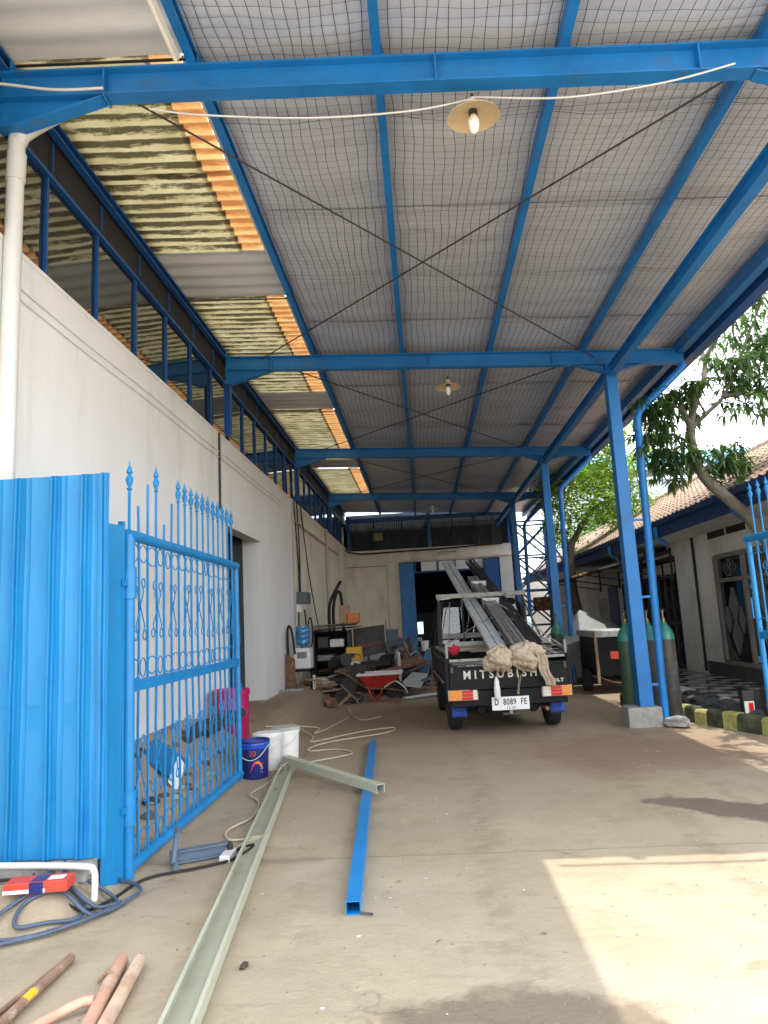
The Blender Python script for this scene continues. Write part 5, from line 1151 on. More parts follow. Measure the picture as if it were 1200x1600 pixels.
for k in range(4): MB().cbox((-2.105,13.277,.34+.055*k),(.022,.005,.022)).build("socket", DARKIN, ex)
tag(MB().slab([(-2.62,13.2,.25),(-2.42,13.15,.25),(-2.44,13.2,.86),(-2.62,13.25,.95)], (0,.03,0)).build("rusty_plate", RUST), "rusty brown steel plate leaning on the wall beside dispenser", "plate")
for k, (x, y, sx_, lab) in enumerate(((-2.40,12.95,.34,"pale cement block lying before the dispenser stand"),(-2.68+.1,12.75,.2,"brick end lying against the wall by the doorway"))):
    tag(MB().box(x-sx_/2,y-.08,.25,x+sx_/2,y+.08,.35).build("cement_block", CONC, bevel=.012), lab, "block")
# ---------------------------------------------------------------- wheelbarrow
wb = thing("wheelbarrow", "red builder's wheelbarrow with white rimmed tray in front of scrap heap", "wheelbarrow", (-.9, 13.6, .02))
tray = MB(); top = [(-1.30,13.28),(-.48,13.34),(-.48,13.86),(-1.30,13.92)]; bot = [(-1.12,13.42),(-.72,13.46),(-.72,13.74),(-1.12,13.78)]
tray.add([(x,y,.50) for x,y in top]+[(x,y,.26) for x,y in bot], [(4,5,6,7),(0,1,5,4),(1,2,6,5),(2,3,7,6),(3,0,4,7)])
tray.build("tray", RED, wb, fix=True).modifiers.new('th','SOLIDIFY').thickness = .008
MB().tube([(x,y,.505) for x,y in top], .026, 8, loop=True).build("tray_rim", WHITE, wb)
for s in (-1, 1):
    y = 13.6+s*.2
    MB().tube(spline([(-1.72,y+s*.07,.60),(-1.5,y+s*.06,.52),(-1.15,y,.27),(-.8,y-s*.04,.23),(-.5,y-s*.1,.17),(-.42,y-s*.11,.14)],6), .018, 8).build("handle", RUST, wb, smooth='all')
    MB().tube([(-1.12,y,.26),(-1.02,y,.02),(-.94,y,.02),(-.86,y,.23)], .014, 8).build("leg", RED, wb)
MB().tube([(-.64,13.5,.14),(-.64,13.7,.14)], .015, 8).build("axle", STEEL, wb)
w = MB().lathe([(.13,-.035),(.165,-.04),(.185,-.02),(.185,.02),(.165,.04),(.13,.035)], (-.62,13.6,.19), 22, 'y').build("wheel", RUBBER, wb, smooth=True); MB().lathe([(0,-.02),(.13,-.025),(.13,.025),(0,.02)], (-.62,13.6,.19), 16, 'y').build("rim", RUST, w)
MB().tube(spline([(-.86,13.45,.22),(-.62,13.42,.36),(-.43,13.45,.22),(-.40,13.5,.12)],6), .014, 6).build("wheel_guard", WHITE, wb)
tag(MB().box(-.72,13.2,.005,-.52,13.32,.07).build("brick_piece", RUST, bevel=.01), "single reddish brick on the ground before the wheelbarrow wheel", "brick")
tag(MB().tube([(-1.62,13.3,.36),(-1.28,13.15,.03)], .016, 8).build("prop_rod", GREYS), "thin grey rod propped on the ground beside the wheelbarrow handle", "rod")

# ---------------------------------------------------------------- scrap heap
G1 = "scrap steel in the heap by the left wall"
cb_ = thing("steel_cabinet", "open fronted black steel shelf cabinet at the left of scrap heap", "cabinet", (-2.0, 15.4, .1))
for z in (.15,.42,.68,.96,1.30): MB().box(-2.38,15.2,z,-1.66,15.9,z+.025).build("shelf", BLACK, cb_)
for x in (-2.40,-1.66): MB().box(x,15.2,.1,x+.03,15.9,1.33).build("side_panel", STEEL, cb_)
MB().box(-2.38,15.88,.1,-1.66,15.9,1.3).build("back_panel", DARKIN, cb_)
for k, (x, z, w_, h) in enumerate(((-2.15,.705,.35,.12),(-1.9,.985,.3,.16),(-2.2,.985,.22,.22))): tag(MB().box(x-w_/2,15.25,z,x+w_/2,15.7,z+h).build("shelf_box", (GREYS,WHITE,STEEL)[k], bevel=.01), ("grey box on the middle shelf of the black cabinet","pale box on the upper shelf of the black cabinet, right","dark box on the upper shelf of the black cabinet, left")[k], "box")
for k in range(5):
    z = 1.335+.028*k; ox = rnd(-.08,.08)
    tag(MB().slab([(-2.45+ox,15.1+rnd(-.1,.1),z+rnd(-.02,.03)),(-1.5+ox,15.05,z+rnd(-.01,.04)),(-1.45+ox,15.9,z+.03),(-2.45+ox,15.95,z)], (0,0,.012)).build("sheet_offcut", (STEEL,RUST,GREYS,STEEL,WOODM)[k]), ("lowest bent dark sheet offcut lying on top of cabinet","rusty bent sheet offcut among the sheets on the cabinet","grey sheet offcut in the pile on the cabinet","upper dark bent sheet offcut on the cabinet pile","brown board on top of the cabinet pile")[k], "sheet")
tag(MB().box(-1.66,15.3,1.47,-1.40,15.55,1.68).build("orange_crate", ORANGE, bevel=.02), "orange plastic box on top of the scrap heap", "box")
tag(MB().box(-1.86,15.4,1.48,-1.62,15.6,1.86).build("tan_carton", mat("tan_carton", (.42,.31,.2), .9, var=.2), bevel=.008), "torn tan carton standing on the heap beside the orange box", "carton")
for k in range(6):
    y = 16.6-.3*k; zt = 1.38-.13*k+rnd(-.06,.06); x0 = -1.62+.06*k+rnd(-.08,.08); x1 = -1.02+.05*k+rnd(-.12,.1)
    tag(MB().slab([(x0,y,zt-.46),(x1,y+.05,zt-.40+rnd(-.1,.1)),(x1,y+.05,zt+rnd(-.06,.06)),(x0,y,zt-.04+rnd(-.08,.04))], (0,.05,0)).build("leaning_plate", (STEEL,STEEL,RUST,STEEL,GREYS,STEEL)[k], bevel=.006), ("rearmost dark plate standing on edge behind the heap","grey plate on edge, second from the back of heap","rusty plate on edge in the middle of the heap","dark plate on edge in front of the rusty one","pale grey plate on edge near the yellow machine","front dark plate on edge at the foot of the plates")[k], "plate")
ym_ = thing("yellow_machine", "small yellow machine casing sitting on the scrap heap", "machine", (-1.48, 14.75, .72))
MB().box(-1.64,14.6,.70,-1.32,14.9,.98).build("casing", YELLOW, ym_, bevel=.025); MB().box(-1.58,14.585,.78,-1.46,14.599,.86).build("grille", STEEL, ym_); MB().tube(arc((-1.42,14.585,.76),.08,0,PI,10),.01,6).build("handle", STEEL, ym_)
tag(MB().cbox((-1.48,14.72,.66),(.30,.3,.07)).build("white_board", WHITE, bevel=.01), "white flat board under the yellow machine", "board")
tag(MB().tube([(-1.95,14.9,.62),(-1.62,14.4,.75)], .13, 12).build("steel_drum_offcut", STEEL, smooth=True), "short dark pipe offcut lying left of the yellow machine", "pipe")
tag(MB().tube([(-2.0,13.75,.16),(-1.6,13.65,.13)], .10, 14).build("pipe_stub", STEEL, smooth=True), "dark pipe stub lying on the ground left of the wheelbarrow", "pipe")
# bars sticking out in all directions
LB2 = ("dark steel bar lying across the scrap heap", "rusty steel bar lying across the scrap heap", "grey steel bar lying across the scrap heap")
for k in range(74):
    m_ = k % 3; x = rnd(-2.1,.1); y = rnd(14.3,16.6); z = .12+rnd(0,.72)*(1-abs(x+.8)/2.4)
    a = rnd(-1.0,1.0); L = rnd(.5,1.5); e = rnd(-.1,.35)
    d = Vector((math.cos(a)*math.cos(e), math.sin(a)*math.cos(e)*.7, math.sin(e)))*L/2
    c = Vector((x, y, z)); p0 = c-d; p1 = c+d
    p0.z = max(.05, p0.z); p1.z = max(.05, p1.z); p0.x = max(-2.5, p0.x); p1.x = max(-2.5, min(.35, p1.x)); p0.x = min(.35, p0.x)
    if (p1-p0).length < .2: continue
    o = (MB().prof(chan(rnd(.06,.12), rnd(.05,.08), .006), p0, p1) if k % 4 == 0 else MB().bar(p0, p1, rnd(.03,.07), rnd(.02,.06))).build("scrap_bar", (STEEL,RUST,GREYS)[m_])
    tag(o, LB2[m_], "bar", ("dark bars in the scrap heap","rusty bars in the scrap heap","grey bars in the scrap heap")[m_])
# slanting channels that run back from the heap
for k in range(7):
    x = -1.15+.20*k; m_ = (GREYS,STEEL,RUST,GREYS,STEEL,GREYS,BLUED)[k]
    tag(MB().prof(chan(.14,.09,.008), (x-.25,14.4+.1*k,.22+.03*k), (x+.35,17.2,.95-.05*k)).build("slanting_channel", m_), ("leftmost grey channel slanting back over the heap","dark channel slanting back, second from the left","rusty channel slanting back over the heap","middle grey channel slanting back over the heap","dark channel slanting back right of the middle","grey channel slanting back near the blue plates","blue channel slanting back at the heap's right end")[k], "channel")
tag(MB().box(-.92,16.6,.75,-.62,16.66,1.28).build("blue_grey_plate", mat("slate_blue_steel", (.07,.11,.15), .5, var=.2)), "upright slate blue steel plate behind the scrap heap", "plate")
tag(MB().box(-.62,16.5,.70,-.28,16.56,1.08).build("blue_grey_plate", bpy.data.materials["slate_blue_steel"]), "shorter slate blue plate right of the tall one", "plate")
tag(MB().tube([(-.9,16.58,1.25),(-.9,16.58,1.5)], .01, 6).build("steel_pin", STEEL), "thin steel pin rising from the slate blue plate", "pin")
for k in range(16):
    x = rnd(-2.3,-.1); y = rnd(14.7,16.4); w_ = rnd(.25,.6); h_ = rnd(.2,.45); z = rnd(.25,.8); a1 = rnd(-.5,.5); cv = rnd(-.25,.25); tl2 = rnd(-.3,.3)
    m = MB().grid(lambda u, v: (max(-2.5, min(.2, x+w_*(u-.5)+tl2*v*.5)), y+a1*(u-.5)*.5+cv*math.sin(PI*v)*.4, z+h_*(v-.5)+.10*math.sin(PI*u)*cv*3+a1*.3*(u-.5)), 5, 5)
    o = m.build("bent_sheet", (STEEL,RUST,STEEL,BLACK)[k % 4], smooth='all'); o.modifiers.new('th','SOLIDIFY').thickness = .006
    tag(o, ("dark bent sheet scrap stuck in the heap","rusty bent sheet scrap stuck in the heap","dark bent sheet scrap stuck in the heap","black bent sheet scrap stuck in the heap")[k % 4], "sheet", ("dark bent sheets in the heap","rusty bent sheets in the heap","dark bent sheets in the heap","black bent sheets in the heap")[k % 4])
for k in range(14):
    x = rnd(-1.9,.1); p0 = Vector((x, rnd(14.4,15.2), rnd(.1,.3))); p1 = p0+Vector((rnd(-.4,.4), rnd(.3,1.0), rnd(.5,.85))); p1.x = min(.3, p1.x)
    tag(MB().bar(p0, p1, rnd(.025,.06), rnd(.02,.05)).build("upright_bar", (STEEL,RUST)[k % 2]), ("dark bar poking up out of the scrap heap","rusty bar poking up out of the scrap heap")[k % 2], "bar", ("dark bars poking up from the heap","rusty bars poking up from the heap")[k % 2])
# right part of heap: frames, blue parts, trestle
LBL = mat("light_blue_steel", (.10,.27,.50), .5, var=.25, dirt=(.2,.2,.2), ds=6, dlo=.55, dhi=.8)
tag(MB().slab([(-.22,14.6,.30),(-.05,14.4,.22),(.12,14.8,.80),(.0,15.0,.85)], (.02,.03,0)).build("blue_bracket", LBL), "light blue steel bracket leaning beside the truck's left side", "bracket")
tag(MB().slab([(-.55,14.2,.20),(-.15,14.2,.14),(.0,14.5,.36),(-.30,14.55,.40)], (0,.02,.03)).build("grey_plate", GALV), "pale tilted plate on the ground between barrow and truck", "plate")
for k in range(7):
    x = -.75+.17*k
    tag(MB().tube(spline([(x,15.0,.15),(x+rnd(-.1,.1),15.1,.6),(x+.2,15.3,.88-.04*k),(x+.45,15.2,.5)],5), .022, 6).build("bent_tube", (GREYS,STEEL,LBL)[k % 3]), ("grey bent tube standing in the right of the scrap heap","dark bent tube standing in the right of the scrap heap","light blue bent tube standing in the right of the heap")[k % 3], "tube", ("grey bent tubes in the heap","dark bent tubes in the heap","blue bent tubes in the heap")[k % 3])
tag(MB().box(-.14,15.2,.72,.40,15.8,.80).build("black_tray", BLACK), "flat black tray lying on the heap near the blue doorway", "tray")
tag(MB().lathe([(0,0),(.07,0),(.09,.2),(.085,.21),(0,.2)], (-.02,15.5,.80), 14).build("white_tub", WHITE, smooth=True), "small pale tub on the black tray in the heap", "tub")
tag(MB().tube([(-.55,14.4,.25),(-.56,14.45,.85)], .03, 8).build("white_pipe", PVC), "short white plastic pipe standing in the scrap heap", "pipe")
tag(MB().tube([(-.45,13.5,.03),(.35,13.9,.06)], .03, 8).build("white_pole", GALV), "long pale pole on the ground running to the truck wheel", "pole")
tr2 = MB(); tr2.bar((.06,14.0,.03),(.14,14.1,.75),.05,.04); tr2.bar((.20,14.0,.03),(.18,14.1,.75),.05,.04); tr2.bar((.02,14.0,.12),(.25,14.05,.12),.04); tr2.bar((.08,14.05,.6),(.24,14.1,.6),.04)
tag(tr2.build("trestle", WOODM), "narrow upright pale trestle standing by the truck's left side", "trestle")
# low clutter along the foot of the heap
for k in range(22):
    x = rnd(-2.35,-1.2); y = rnd(13.3,14.4); r = rnd(.05,.13)
    tag(MB().rock((x,y,gh(x,y)+r*.4), r, (1.5,1,.6), 1).build("scrap_lump", (STEEL,RUST,PLINTHM)[k % 3]), ("dark crumpled lump at the foot of the scrap heap","rusty crumpled lump at the foot of the scrap heap","grimy grey lump at the foot of the scrap heap")[k % 3], "scrap lump", ("dark lumps at the heap","rusty lumps at the heap","grey lumps at the heap")[k % 3])
for k in range(9):
    x = rnd(-2.2,-1.35); y = rnd(13.1,14.0); a = rnd(0,3); L = rnd(.2,.4); z = gh(x,y)+.04+.02*k
    tag(MB().bar((x-math.cos(a)*L,y-math.sin(a)*L*.5,z),(x+math.cos(a)*L,y+math.sin(a)*L*.5,z+rnd(0,.1)), .06,.03).build("wood_offcut", WOODM), "brown wood offcut lying at the foot of the scrap heap", "wood offcut", "wood offcuts at the heap")
tag(MB().slab([(-1.75,13.2,.10),(-1.45,13.05,.04),(-1.15,13.9,.62),(-1.42,14.0,.68)], (0,.03,.02)).build("leaning_beam", STEEL), "broad dark beam slanting down toward the ground left of barrow", "beam")
tag(MB().rock((-1.72,12.55,.12), .13, (1.2,1,.8), 1).build("scrap_lump", RUST), "rust brown crumpled sheet lump lying out on the floor ahead of heap", "scrap lump")
tag(MB().bar((-1.55,12.4,.08),(-1.38,12.75,.22), .05,.02).build("wood_offcut", WOODM), "pale stick leaning beside the brown lump ahead of heap", "stick")
tag(MB().rock((-2.1,13.95,.36), .16, (1.4,1,.7), 2).build("straw_sack", CLOTH, smooth='all'), "straw coloured crumpled sack in the heap right of the dispenser", "sack")

# ---------------------------------------------------------------- drum, buckets, rubble behind the gate
dr = thing("magenta_drum", "tall magenta plastic drum standing behind the free end of the gate", "drum", (-2.37, 8.62, .1))
MB().lathe([(0,0),(.20,0),(.215,.02),(.215,.06),(.205,.07),(.205,.30),(.212,.31),(.212,.34),(.205,.35),(.21,.56),(.22,.57),(.22,.63),(.205,.635),(.2,.58),(0,.57)], (-2.36,8.55,.12), 28).build("body", MAG, dr, smooth=True)
MB().box(-2.30,8.33,.42,-2.24,8.342,.46).build("white_sticker", WHITE, dr)
def bucket(name, label, x, y, r, h, m_, lid=None, group="paint buckets behind the gate"):
    t = thing(name, label, "bucket", (x, y, gh(x, y)), group); z = gh(x, y)
    b_ = MB().lathe([(0,0),(r*.86,0),(r*.88,.01),(r*.97,h*.86),(r*1.03,h*.865),(r*1.03,h*.89),(r*.985,h*.9),(r*.985,h*.94),(r*1.04,h*.95),(r*1.04,h),(r*.97,h),(r*.96,h*.93),(r*.8,.03),(0,.02)], (x,y,z), 28).build("pail", m_, t, smooth=True)
    if lid: MB().lathe([(0,h+.012),(r*.9,h+.012),(r*.92,h+.004),(r*1.05,h+.004),(r*1.05,h-.02),(r*1.043,h-.02)], (x,y,z), 28).build("lid", lid, t, smooth=True)
    MB().tube(spline([(x-r*1.04,y-.02,z+h*.88),(x-r*.6,y-r*.95,z+h*.62),(x+.0,y-r*1.12,z+h*.52),(x+r*.6,y-r*.95,z+h*.62),(x+r*1.04,y-.02,z+h*.88)],5), .004, 5).build("handle", PVC, t)
    return t
NAVY = mat("navy_paint_label", (.012,.02,.13), .35, var=.15)
bk = bucket("paint_bucket", "navy blue paint bucket with orange swoosh beside the gate's end", -1.77, 7.22, .15, .36, NAVY)
MB().lathe([(.1485,.285),(.153,.29),(.155,.335),(.1515,.34)], (-1.77,7.22,0), 28).build("blue_band", mat("bright_blue_label", (.02,.09,.55), .35, var=.1), bk, smooth=True)
def cyl_text(name, body, size, m_, cx, cy, r, ang, z, par):
    o = text_obj(name, body, size, m_, Matrix.Identity(4), None, ext=.0008)
    for v in o.data.vertices:
        a = ang+v.co.x/r; v.co = Vector((cx+(r+v.co.z)*math.sin(a), cy-(r+v.co.z)*math.cos(a), z+v.co.y))
    off = par.location
    for v in o.data.vertices: v.co -= off
    o.parent = par; return o
def swoosh(pts, w_, ang, z0, m_, nm_, r=.1465):
    m = MB(); n = len(pts)
    P = spline([(a,b_,0) for a,b_ in pts], 4); k = len(P); vs = []
    for i,p in enumerate(P):
        for s in (-1,1):
            a = ang+p.x/r; rr = r+.0015+.006*(p.y+.1)/.2; vs.append((-1.77+rr*math.sin(a), 7.22-rr*math.cos(a), z0+p.y+s*w_*(.3+.7*math.sin(PI*(i+.5)/k))))
    m.add(vs, [(2*i,2*i+2,2*i+3,2*i+1) for i in range(k-1)]); return m.build(nm_, m_, bk)
swoosh([(-.05,-.06),(-.03,-.01),(-.005,.03),(.01,.02)], .016, .30, .13, mat("pink_print", (.6,.03,.16), .4), "pink_swoosh", .140)
swoosh([(0,.03),(.03,.03),(.055,.0),(.075,-.03)], .016, .30, .13, mat("orange_print", (.75,.2,.03), .4), "orange_swoosh", .140)
cyl_text("lettering", "20", .075, mat("orange_red_print", (.6,.09,.04), .4), -1.77, 7.22, .147, .10, .245, bk)
for j in range(4): cyl_text("lettering", "▪ ▪", .02, WHITE, -1.77, 7.22, .1425, .72, .07+.026*j, bk)
bucket("paint_bucket", "plain white paint bucket with lid just behind the navy one", -1.72, 7.62, .15, .36, PVC, WHITE)
bucket("paint_bucket", "white paint bucket with a dirty lid, third and rightmost of the buckets", -1.60, 7.98, .15, .36, WHITE, mat("dirty_lid", (.42,.45,.40), .7, var=.2))
RUB = mat("rubble_soil", (.15,.125,.10), .95, var=.45, vs=8, bump=.8, bs=20)
random.seed(77)
for k in range(34):
    x = rnd(-2.58,-2.0); y = rnd(5.0,8.3); r = rnd(.02,.06)
    tag(MB().rock((x,y,gh(x,y)+r*.25), r, (1.3,1,.7), 2).build("rubble_lump", (CONC,RUB,ROCKM,RUB)[k % 4]), ("grey concrete lump in the rubble bank behind the gate","earthy clod in the rubble bank behind the gate","dark stone in the rubble bank behind the gate","earthy clod in the rubble bank behind the gate")[k % 4], "rubble", ("concrete lumps behind the gate","earth clods behind the gate","dark stones behind the gate","earth clods behind the gate")[k % 4])
tag(MB().slab([(-2.52,6.1,.47),(-2.22,6.05,.26),(-2.2,6.5,.30),(-2.5,6.55,.50)], (0,0,.012)).build("blue_sheet_offcut", PANEL), "bent blue sheet offcut on the rubble behind the gate bars", "sheet")
tag(MB().slab([(-2.20,6.0,.24),(-2.14,6.0,.16),(-2.10,6.1,.34),(-2.15,6.1,.42)], (.01,.01,0)).build("white_splinter", WHITE), "white splinter standing beside the blue offcut behind the gate", "splinter")
for k in range(3): tag(MB().tube([(-2.55+.1*k,6.9+.3*k,.4),(-2.3+.08*k,8.0+.1*k,.52)], .05, 8).build("dark_pipe", STEEL), ("longest dark pipe on the rubble bank by the wall","middle dark pipe on the rubble bank behind the gate","dark pipe on the rubble nearest the magenta drum")[k], "pipe")

# ---------------------------------------------------------------- foreground: long sections on the floor
LCH = mat("pale_green_channel", (.46,.47,.36), .5, metal=.1, var=.12, vs=3, bump=.05, bs=20, dirt=(.30,.27,.18), ds=3, dlo=.52, dhi=.8)
LCI = LCH
def upchan(p, q, w, h, t=.004, lip=.022):
    pr = [(-w/2,0),(w/2,0),(w/2,h),(w/2-lip,h),(w/2-lip,h-t),(w/2-t,h-t),(w/2-t,t),(-w/2+t,t),(-w/2+t,h-t),(-w/2+lip,h-t),(-w/2+lip,h),(-w/2,h)]
    return MB().prof(pr, p, q)
tag(upchan((-1.515,7.68,.006), (-.935,2.35,.006), .135, .062, .004, .016).build("floor_channel", LCH, fix=True), "long pale green lipped steel channel lying open side up", "channel")
sc2 = MB().prof([(-.04,0),(-.04,.07),(.04,.07),(.04,0),(.035,0),(.035,.065),(-.035,.065),(-.035,0)], (-1.52,7.52,.071), (-.44,6.05,.068))
tag(sc2.build("short_channel", LCH, fix=True), "short pale channel offcut lying face down across channel and blue tube", "channel")
bt_ = MB(); P0, P1 = (-.445,3.80,.034), (-.705,8.80,.034)
w_, h_, t_ = .074, .064, .004
d_ = (Vector(P1)-Vector(P0)).normalized(); r_ = d_.cross(Vector((0,0,1)))
ou = [(-w_/2,-h_/2),(w_/2,-h_/2),(w_/2,h_/2),(-w_/2,h_/2)]; inn = [(-w_/2+t_,-h_/2+t_),(w_/2-t_,-h_/2+t_),(w_/2-t_,h_/2-t_),(-w_/2+t_,h_/2-t_)]
vs = [];
for P in (P0, P1):
    for pr in (ou, inn): vs += [Vector(P)+r_*a+Vector((0,0,1))*b_ for a, b_ in pr]
fs = []
for i in range(4):
    j = (i+1) % 4; fs += [(i,j,8+j,8+i), (4+j,4+i,12+i,12+j), (j,i,4+i,4+j), (8+i,8+j,12+j,12+i)]
TUBEB = mat("sky_blue_tube_paint", (.010,.195,.50), .35, var=.1, vs=3, bump=.04, bs=12, dirt=(.10,.16,.26), ds=5, dlo=.6, dhi=.85)
tag(bt_.add(vs, fs).build("blue_tube", TUBEB, fix=True, bevel=.004), "long blue painted rectangular steel tube lying on the floor", "steel tube")
tag(MB().tube([(-.41,3.80,.012),(-.345,3.78,.012)], .006, 6).build("bolt", STEEL), "small dark bolt lying by the near end of the blue tube", "bolt")
# I-section offcut with two pipe ends, extension socket
ib = thing("steel_offcut", "short blue grey steel beam offcut with a welded cross pipe", "steel offcut", (-1.62, 4.72, 0))
MB().prof(isec(.075,.06,.008), (-1.70,4.66,.008), (-1.36,4.83,.008)).build("beam_piece", mat("blue_grey_primer", (.10,.145,.20), .5, var=.25, dirt=(.2,.16,.12), ds=8, dlo=.55, dhi=.75), ib)
MB().tube([(-1.655,4.60,.03),(-1.645,4.64,.215)], .017, 10).build("cross_pipe", bpy.data.materials["blue_grey_primer"], ib)
for z, y in ((.215,4.64),(.03,4.60)): MB().tube([(-1.66,y+.04,z),(-1.615,y-.06,z-.012)], .019, 10).build("pipe_end", bpy.data.materials["blue_grey_primer"], ib)
es = thing("extension_socket", "small white extension socket with black plug near the steel offcut", "socket", (-1.36, 4.74, 0))
MB().box(-1.385,4.66,.002,-1.315,4.83,.045).build("socket_body", PVC, es, bevel=.008); MB().lathe([(.02,0),(.022,.02),(.012,.045),(.0,.05)], (-1.35,4.80,.045), 10).build("plug", RUBBER, es)
def ground_cable(name, pts, r, m_, label, cat="cable"):
    P = [(x, y, gh(x, y)+r+.006+(z if z else 0)) for x, y, z in [(p+(0,))[:3] if len(p) == 2 else p for p in pts]]
    return tag(MB().tube(spline(P, 8), r, 8).build(name, m_, smooth='all'), label, cat)
ground_cable("thin_cable", [(-1.35,4.85),(-1.24,4.98),(-1.30,4.7),(-1.5,4.55),(-1.75,4.4),(-1.82,4.05),(-1.90,3.85),(-2.2,3.95),(-2.6,3.9),(-2.9,3.85)], .0085, RUBBER, "dark cable running from the white socket past the hose coil")
ground_cable("beige_cable", [(-1.36,4.86),(-1.30,5.05),(-1.18,5.2),(-1.42,5.1),(-1.52,5.35),(-1.42,5.7),(-1.48,6.15),(-1.62,6.45),(-1.55,6.9),(-1.50,7.3,.07),(-1.45,7.45,.07),(-1.5,7.7),(-1.2,7.9),(-.9,8.2),(-1.1,8.5),(-1.45,8.5),(-1.3,9.0),(-.6,9.6),(-.5,10.0),(-.8,9.9),(-1.1,9.6),(-1.5,9.1),(-1.55,9.5),(-1.9,10.0),(-2.2,10.4)], .008, CABLE, "thin beige cable winding over the floor past the channels")
ground_cable("beige_cable", [(-2.1,9.2),(-1.6,10.2),(-1.55,9.7),(-1.4,10.4),(-1.25,11.6),(-1.4,12.4),(-1.2,11.4),(-1.0,10.9),(-.75,11.2)], .008, CABLE, "second thin beige cable trailing from the scrap heap")
def coil(seed):
    pts = [(-2.55,3.50),(-2.25,3.50),(-1.95,3.62),(-1.78,3.74),(-1.66,3.98),(-1.72,4.16),(-1.95,4.10),(-2.10,4.02),(-2.14,4.30),(-2.05,4.46),(-1.96,4.42),(-2.0,4.2),(-1.9,4.0),(-1.72,3.95),(-1.64,4.08),(-1.72,3.85),(-1.9,3.65),(-2.08,3.62),(-2.12,3.75),(-1.95,3.95),(-1.8,3.98),(-1.76,3.85),(-1.86,3.75),(-2.0,3.7),(-2.02,3.82),(-1.88,3.9),(-1.70,3.9),(-1.60,4.2),(-1.66,4.32),(-1.80,4.38),(-1.98,4.5)]
    return pts
ground_cable("hose_coil", [(x, y, .012*abs(math.sin(i*1.3))+(.02 if 8 < i < 14 else 0)) for i, (x, y) in enumerate([(p-.10+.02*(q-4), q-.06) for p, q in coil(0)])], .0105, HOSE, "loose coil of thick grey blue hose in front of the fence", "hose")
bxx = thing("red_carton", "flat red and white printed carton lying under the blue fence", "carton", (-2.09, 3.83, .165))
bb_ = MB().box(-.16,-.06,0,.16,.06,.055).move(Matrix.Translation((-2.09,3.83,.165)) @ Matrix.Rotation(.12,4,'Z')).build("box_body", mat("red_carton_print", (.62,.06,.035), .5, var=.15, dirt=(.5,.3,.25), ds=6, dlo=.6, dhi=.8), bxx, bevel=.004)
def onb(m): return m.move(Matrix.Translation((-2.09,3.83,.165)) @ Matrix.Rotation(.12,4,'Z'))
onb(MB().box(-.1605,-.0615,.004,.05,-.0602,.022)).build("white_stripe", WHITE, bxx); onb(MB().box(-.03,-.0622,.0,.04,-.0603,.0545)).build("navy_print", NAVY, bxx); onb(MB().box(-.03,-.05,.0552,.04,.05,.0562)).build("navy_print", NAVY, bxx)
onb(MB().box(.05,-.03,.0552,.13,.03,.0562)).build("pale_print", WHITE, bxx)
wp = tag(MB().tube(spline([(-2.6,3.97,.252),(-2.2,3.97,.24),(-1.91,3.97,.225),(-1.865,3.965,.205),(-1.85,3.95,.16),(-1.845,3.93,.06)],5), .018, 10).build("white_drain_pipe", PVC, smooth='all'), "thin white plastic pipe lying under the fence with bent down end", "pipe")
RUSTP = mat("flaking_rusty_pipe", (.25,.15,.10), .8, var=.35, vs=9, bump=.3, bs=40, dirt=(.42,.34,.27), ds=9, dlo=.55, dhi=.68)
PINKP = mat("faded_red_primer_pipe", (.46,.26,.18), .75, var=.2, vs=5, bump=.2, bs=40, dirt=(.55,.45,.34), ds=6, dlo=.5, dhi=.72)
pa = thing("rusty_pipe", "rusty brown pipe with a yellow smear at lower left corner", "pipe", (-1.69, 3.1, .03))
MB().tube([(-1.686,3.37,.026),(-1.688,2.83,.026),(-1.690,2.4,.026)], .021, 12).build("pipe_run", RUSTP, pa, smooth=True)
MB().tube([(-1.6865,3.06,.0292),(-1.6868,2.99,.0292)], .0196, 12).build("yellow_smear", YELLOW, pa, smooth=True)
tag(MB().tube([(-1.722,3.28,.014),(-1.757,2.946,.014),(-1.80,2.4,.014)], .012, 10).build("rusty_rod", RUSTP, smooth=True), "thinner rusty rod beside the brown pipe at lower left corner", "rod")
tag(MB().tube([(-1.432,3.33,.030),(-1.334,2.816,.030),(-1.255,2.4,.030)], .028, 14).build("primer_pipe", PINKP, smooth=True), "faded red pipe lying left of its paler twin", "pipe")
tag(MB().tube([(-1.345,3.31,.031),(-1.272,2.814,.031),(-1.198,2.4,.031)], .028, 14).build("pale_pipe", mat("pale_pink_pipe", (.46,.29,.20), .75, var=.25, vs=7, bump=.3, bs=40, dirt=(.56,.46,.34), ds=4, dlo=.45, dhi=.65), smooth=True), "paler pink and cream pipe lying right of its twin", "pipe")
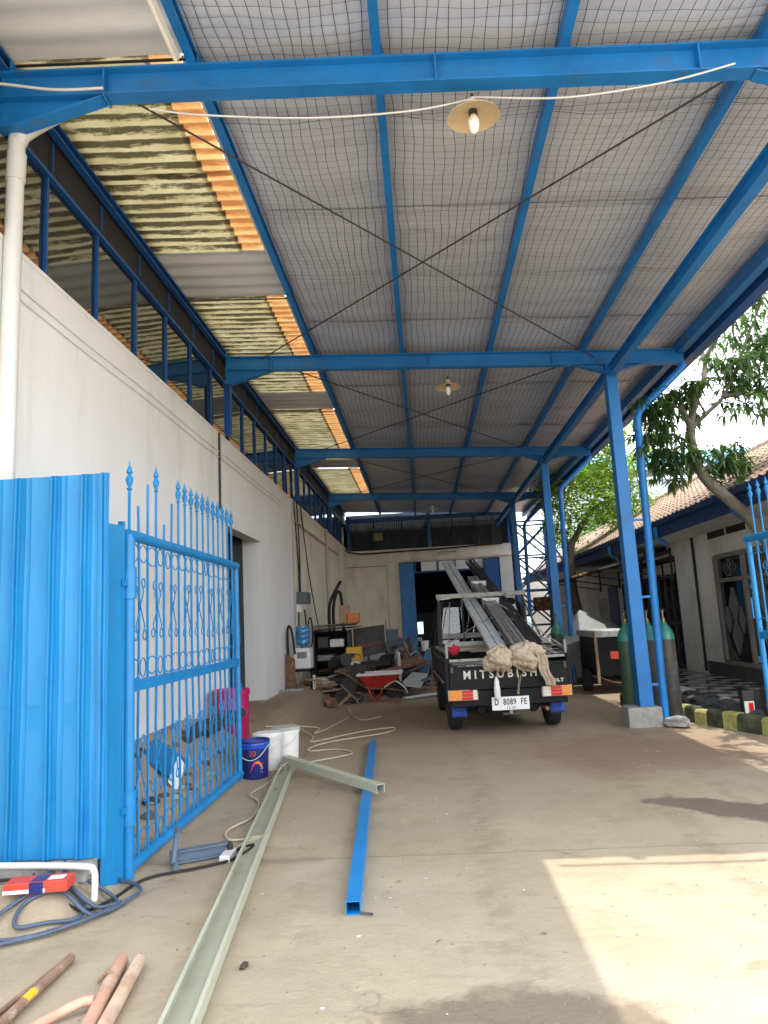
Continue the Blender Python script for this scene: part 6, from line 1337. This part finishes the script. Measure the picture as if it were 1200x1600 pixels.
tag(MB().tube(spline([(-1.385,2.955,.045),(-1.43,2.935,.045),(-1.50,2.88,.03),(-1.56,2.80,.022),(-1.58,2.70,.02)],5), .019, 12).build("bent_pipe", PINKP, smooth='all'), "short bent reddish pipe curving away left from the faded red pipe", "pipe")
tag(MB().tube([(-1.46,3.16,.02),(-1.41,3.14,.066),(-1.37,3.15,.03)], .010, 8).build("pipe_clip", RUSTP), "small rusty clip hooked round the faded red pipe", "clip")
# leaves, chips and grit scattered over the floor
random.seed(83)
gr = MB()
for k in range(900):
    x = rnd(-1.9,3.2); y = 2.6+9*random.random()**1.3; r = rnd(.002,.007)
    gr.rock((x,y,gh(x,y)+r*.3), r, (1,1,.6), 1)
gr.build("grit", mat("mixed_grit", (.26,.22,.17), .9, var=.5, vs=60), kind='stuff')
lf = MB()
for k in range(34):
    x = rnd(-1.6,3.3); y = 2.8+9*random.random(); a = rnd(0,6); leaf_mesh(lf, Vector((x,y,gh(x,y)+.006)), Vector((math.cos(a),math.sin(a),.05)), Vector((0,0,1)), rnd(.02,.05), rnd(.006,.014), -.05)
lf.build("dry_leaves", mat("dry_brown_leaf", (.14,.09,.05), .8, var=.4, vs=20), kind='stuff')
ch_ = MB()
for k in range(60):
    x = rnd(-1.2,2.4); y = 2.7+5*random.random(); ch_.rock((x,y,.002), rnd(.004,.011), (1.3,1,.25), 1)
ch_.build("plaster_chips_debris", PALEST, kind='stuff')
tag(MB().rock((-.87,3.28,.012), .022, (1.5,1,.6), 1).build("bark_flake", mat("dark_flake", (.06,.045,.03), .9, var=.3)), "small dark crumpled flake on the floor beside the long channel", "flake")
for k, (x, y, a, lab) in enumerate(((-1.62,4.36,.3,"single curled tan leaf on the floor near the gate hinge"),(-1.45,6.55,.9,"pale dry leaf under the beige cable"),(-1.95,4.02,.5,"brown leaf lying on the hose coil"))):
    m = MB(); leaf_mesh(m, Vector((x,y,gh(x,y)+.012+(.03 if k == 2 else 0))), Vector((math.cos(a),math.sin(a),.12)), Vector((0,0,1)), .09, .028, .0)
    tag(m.build("fallen_leaf", mat("tan_leaf_%s" % "abcd"[k], (.36,.22,.11) if k < 3 else (.06,.045,.03), .8, var=.2)), lab, "leaf", "fallen leaves on the floor")
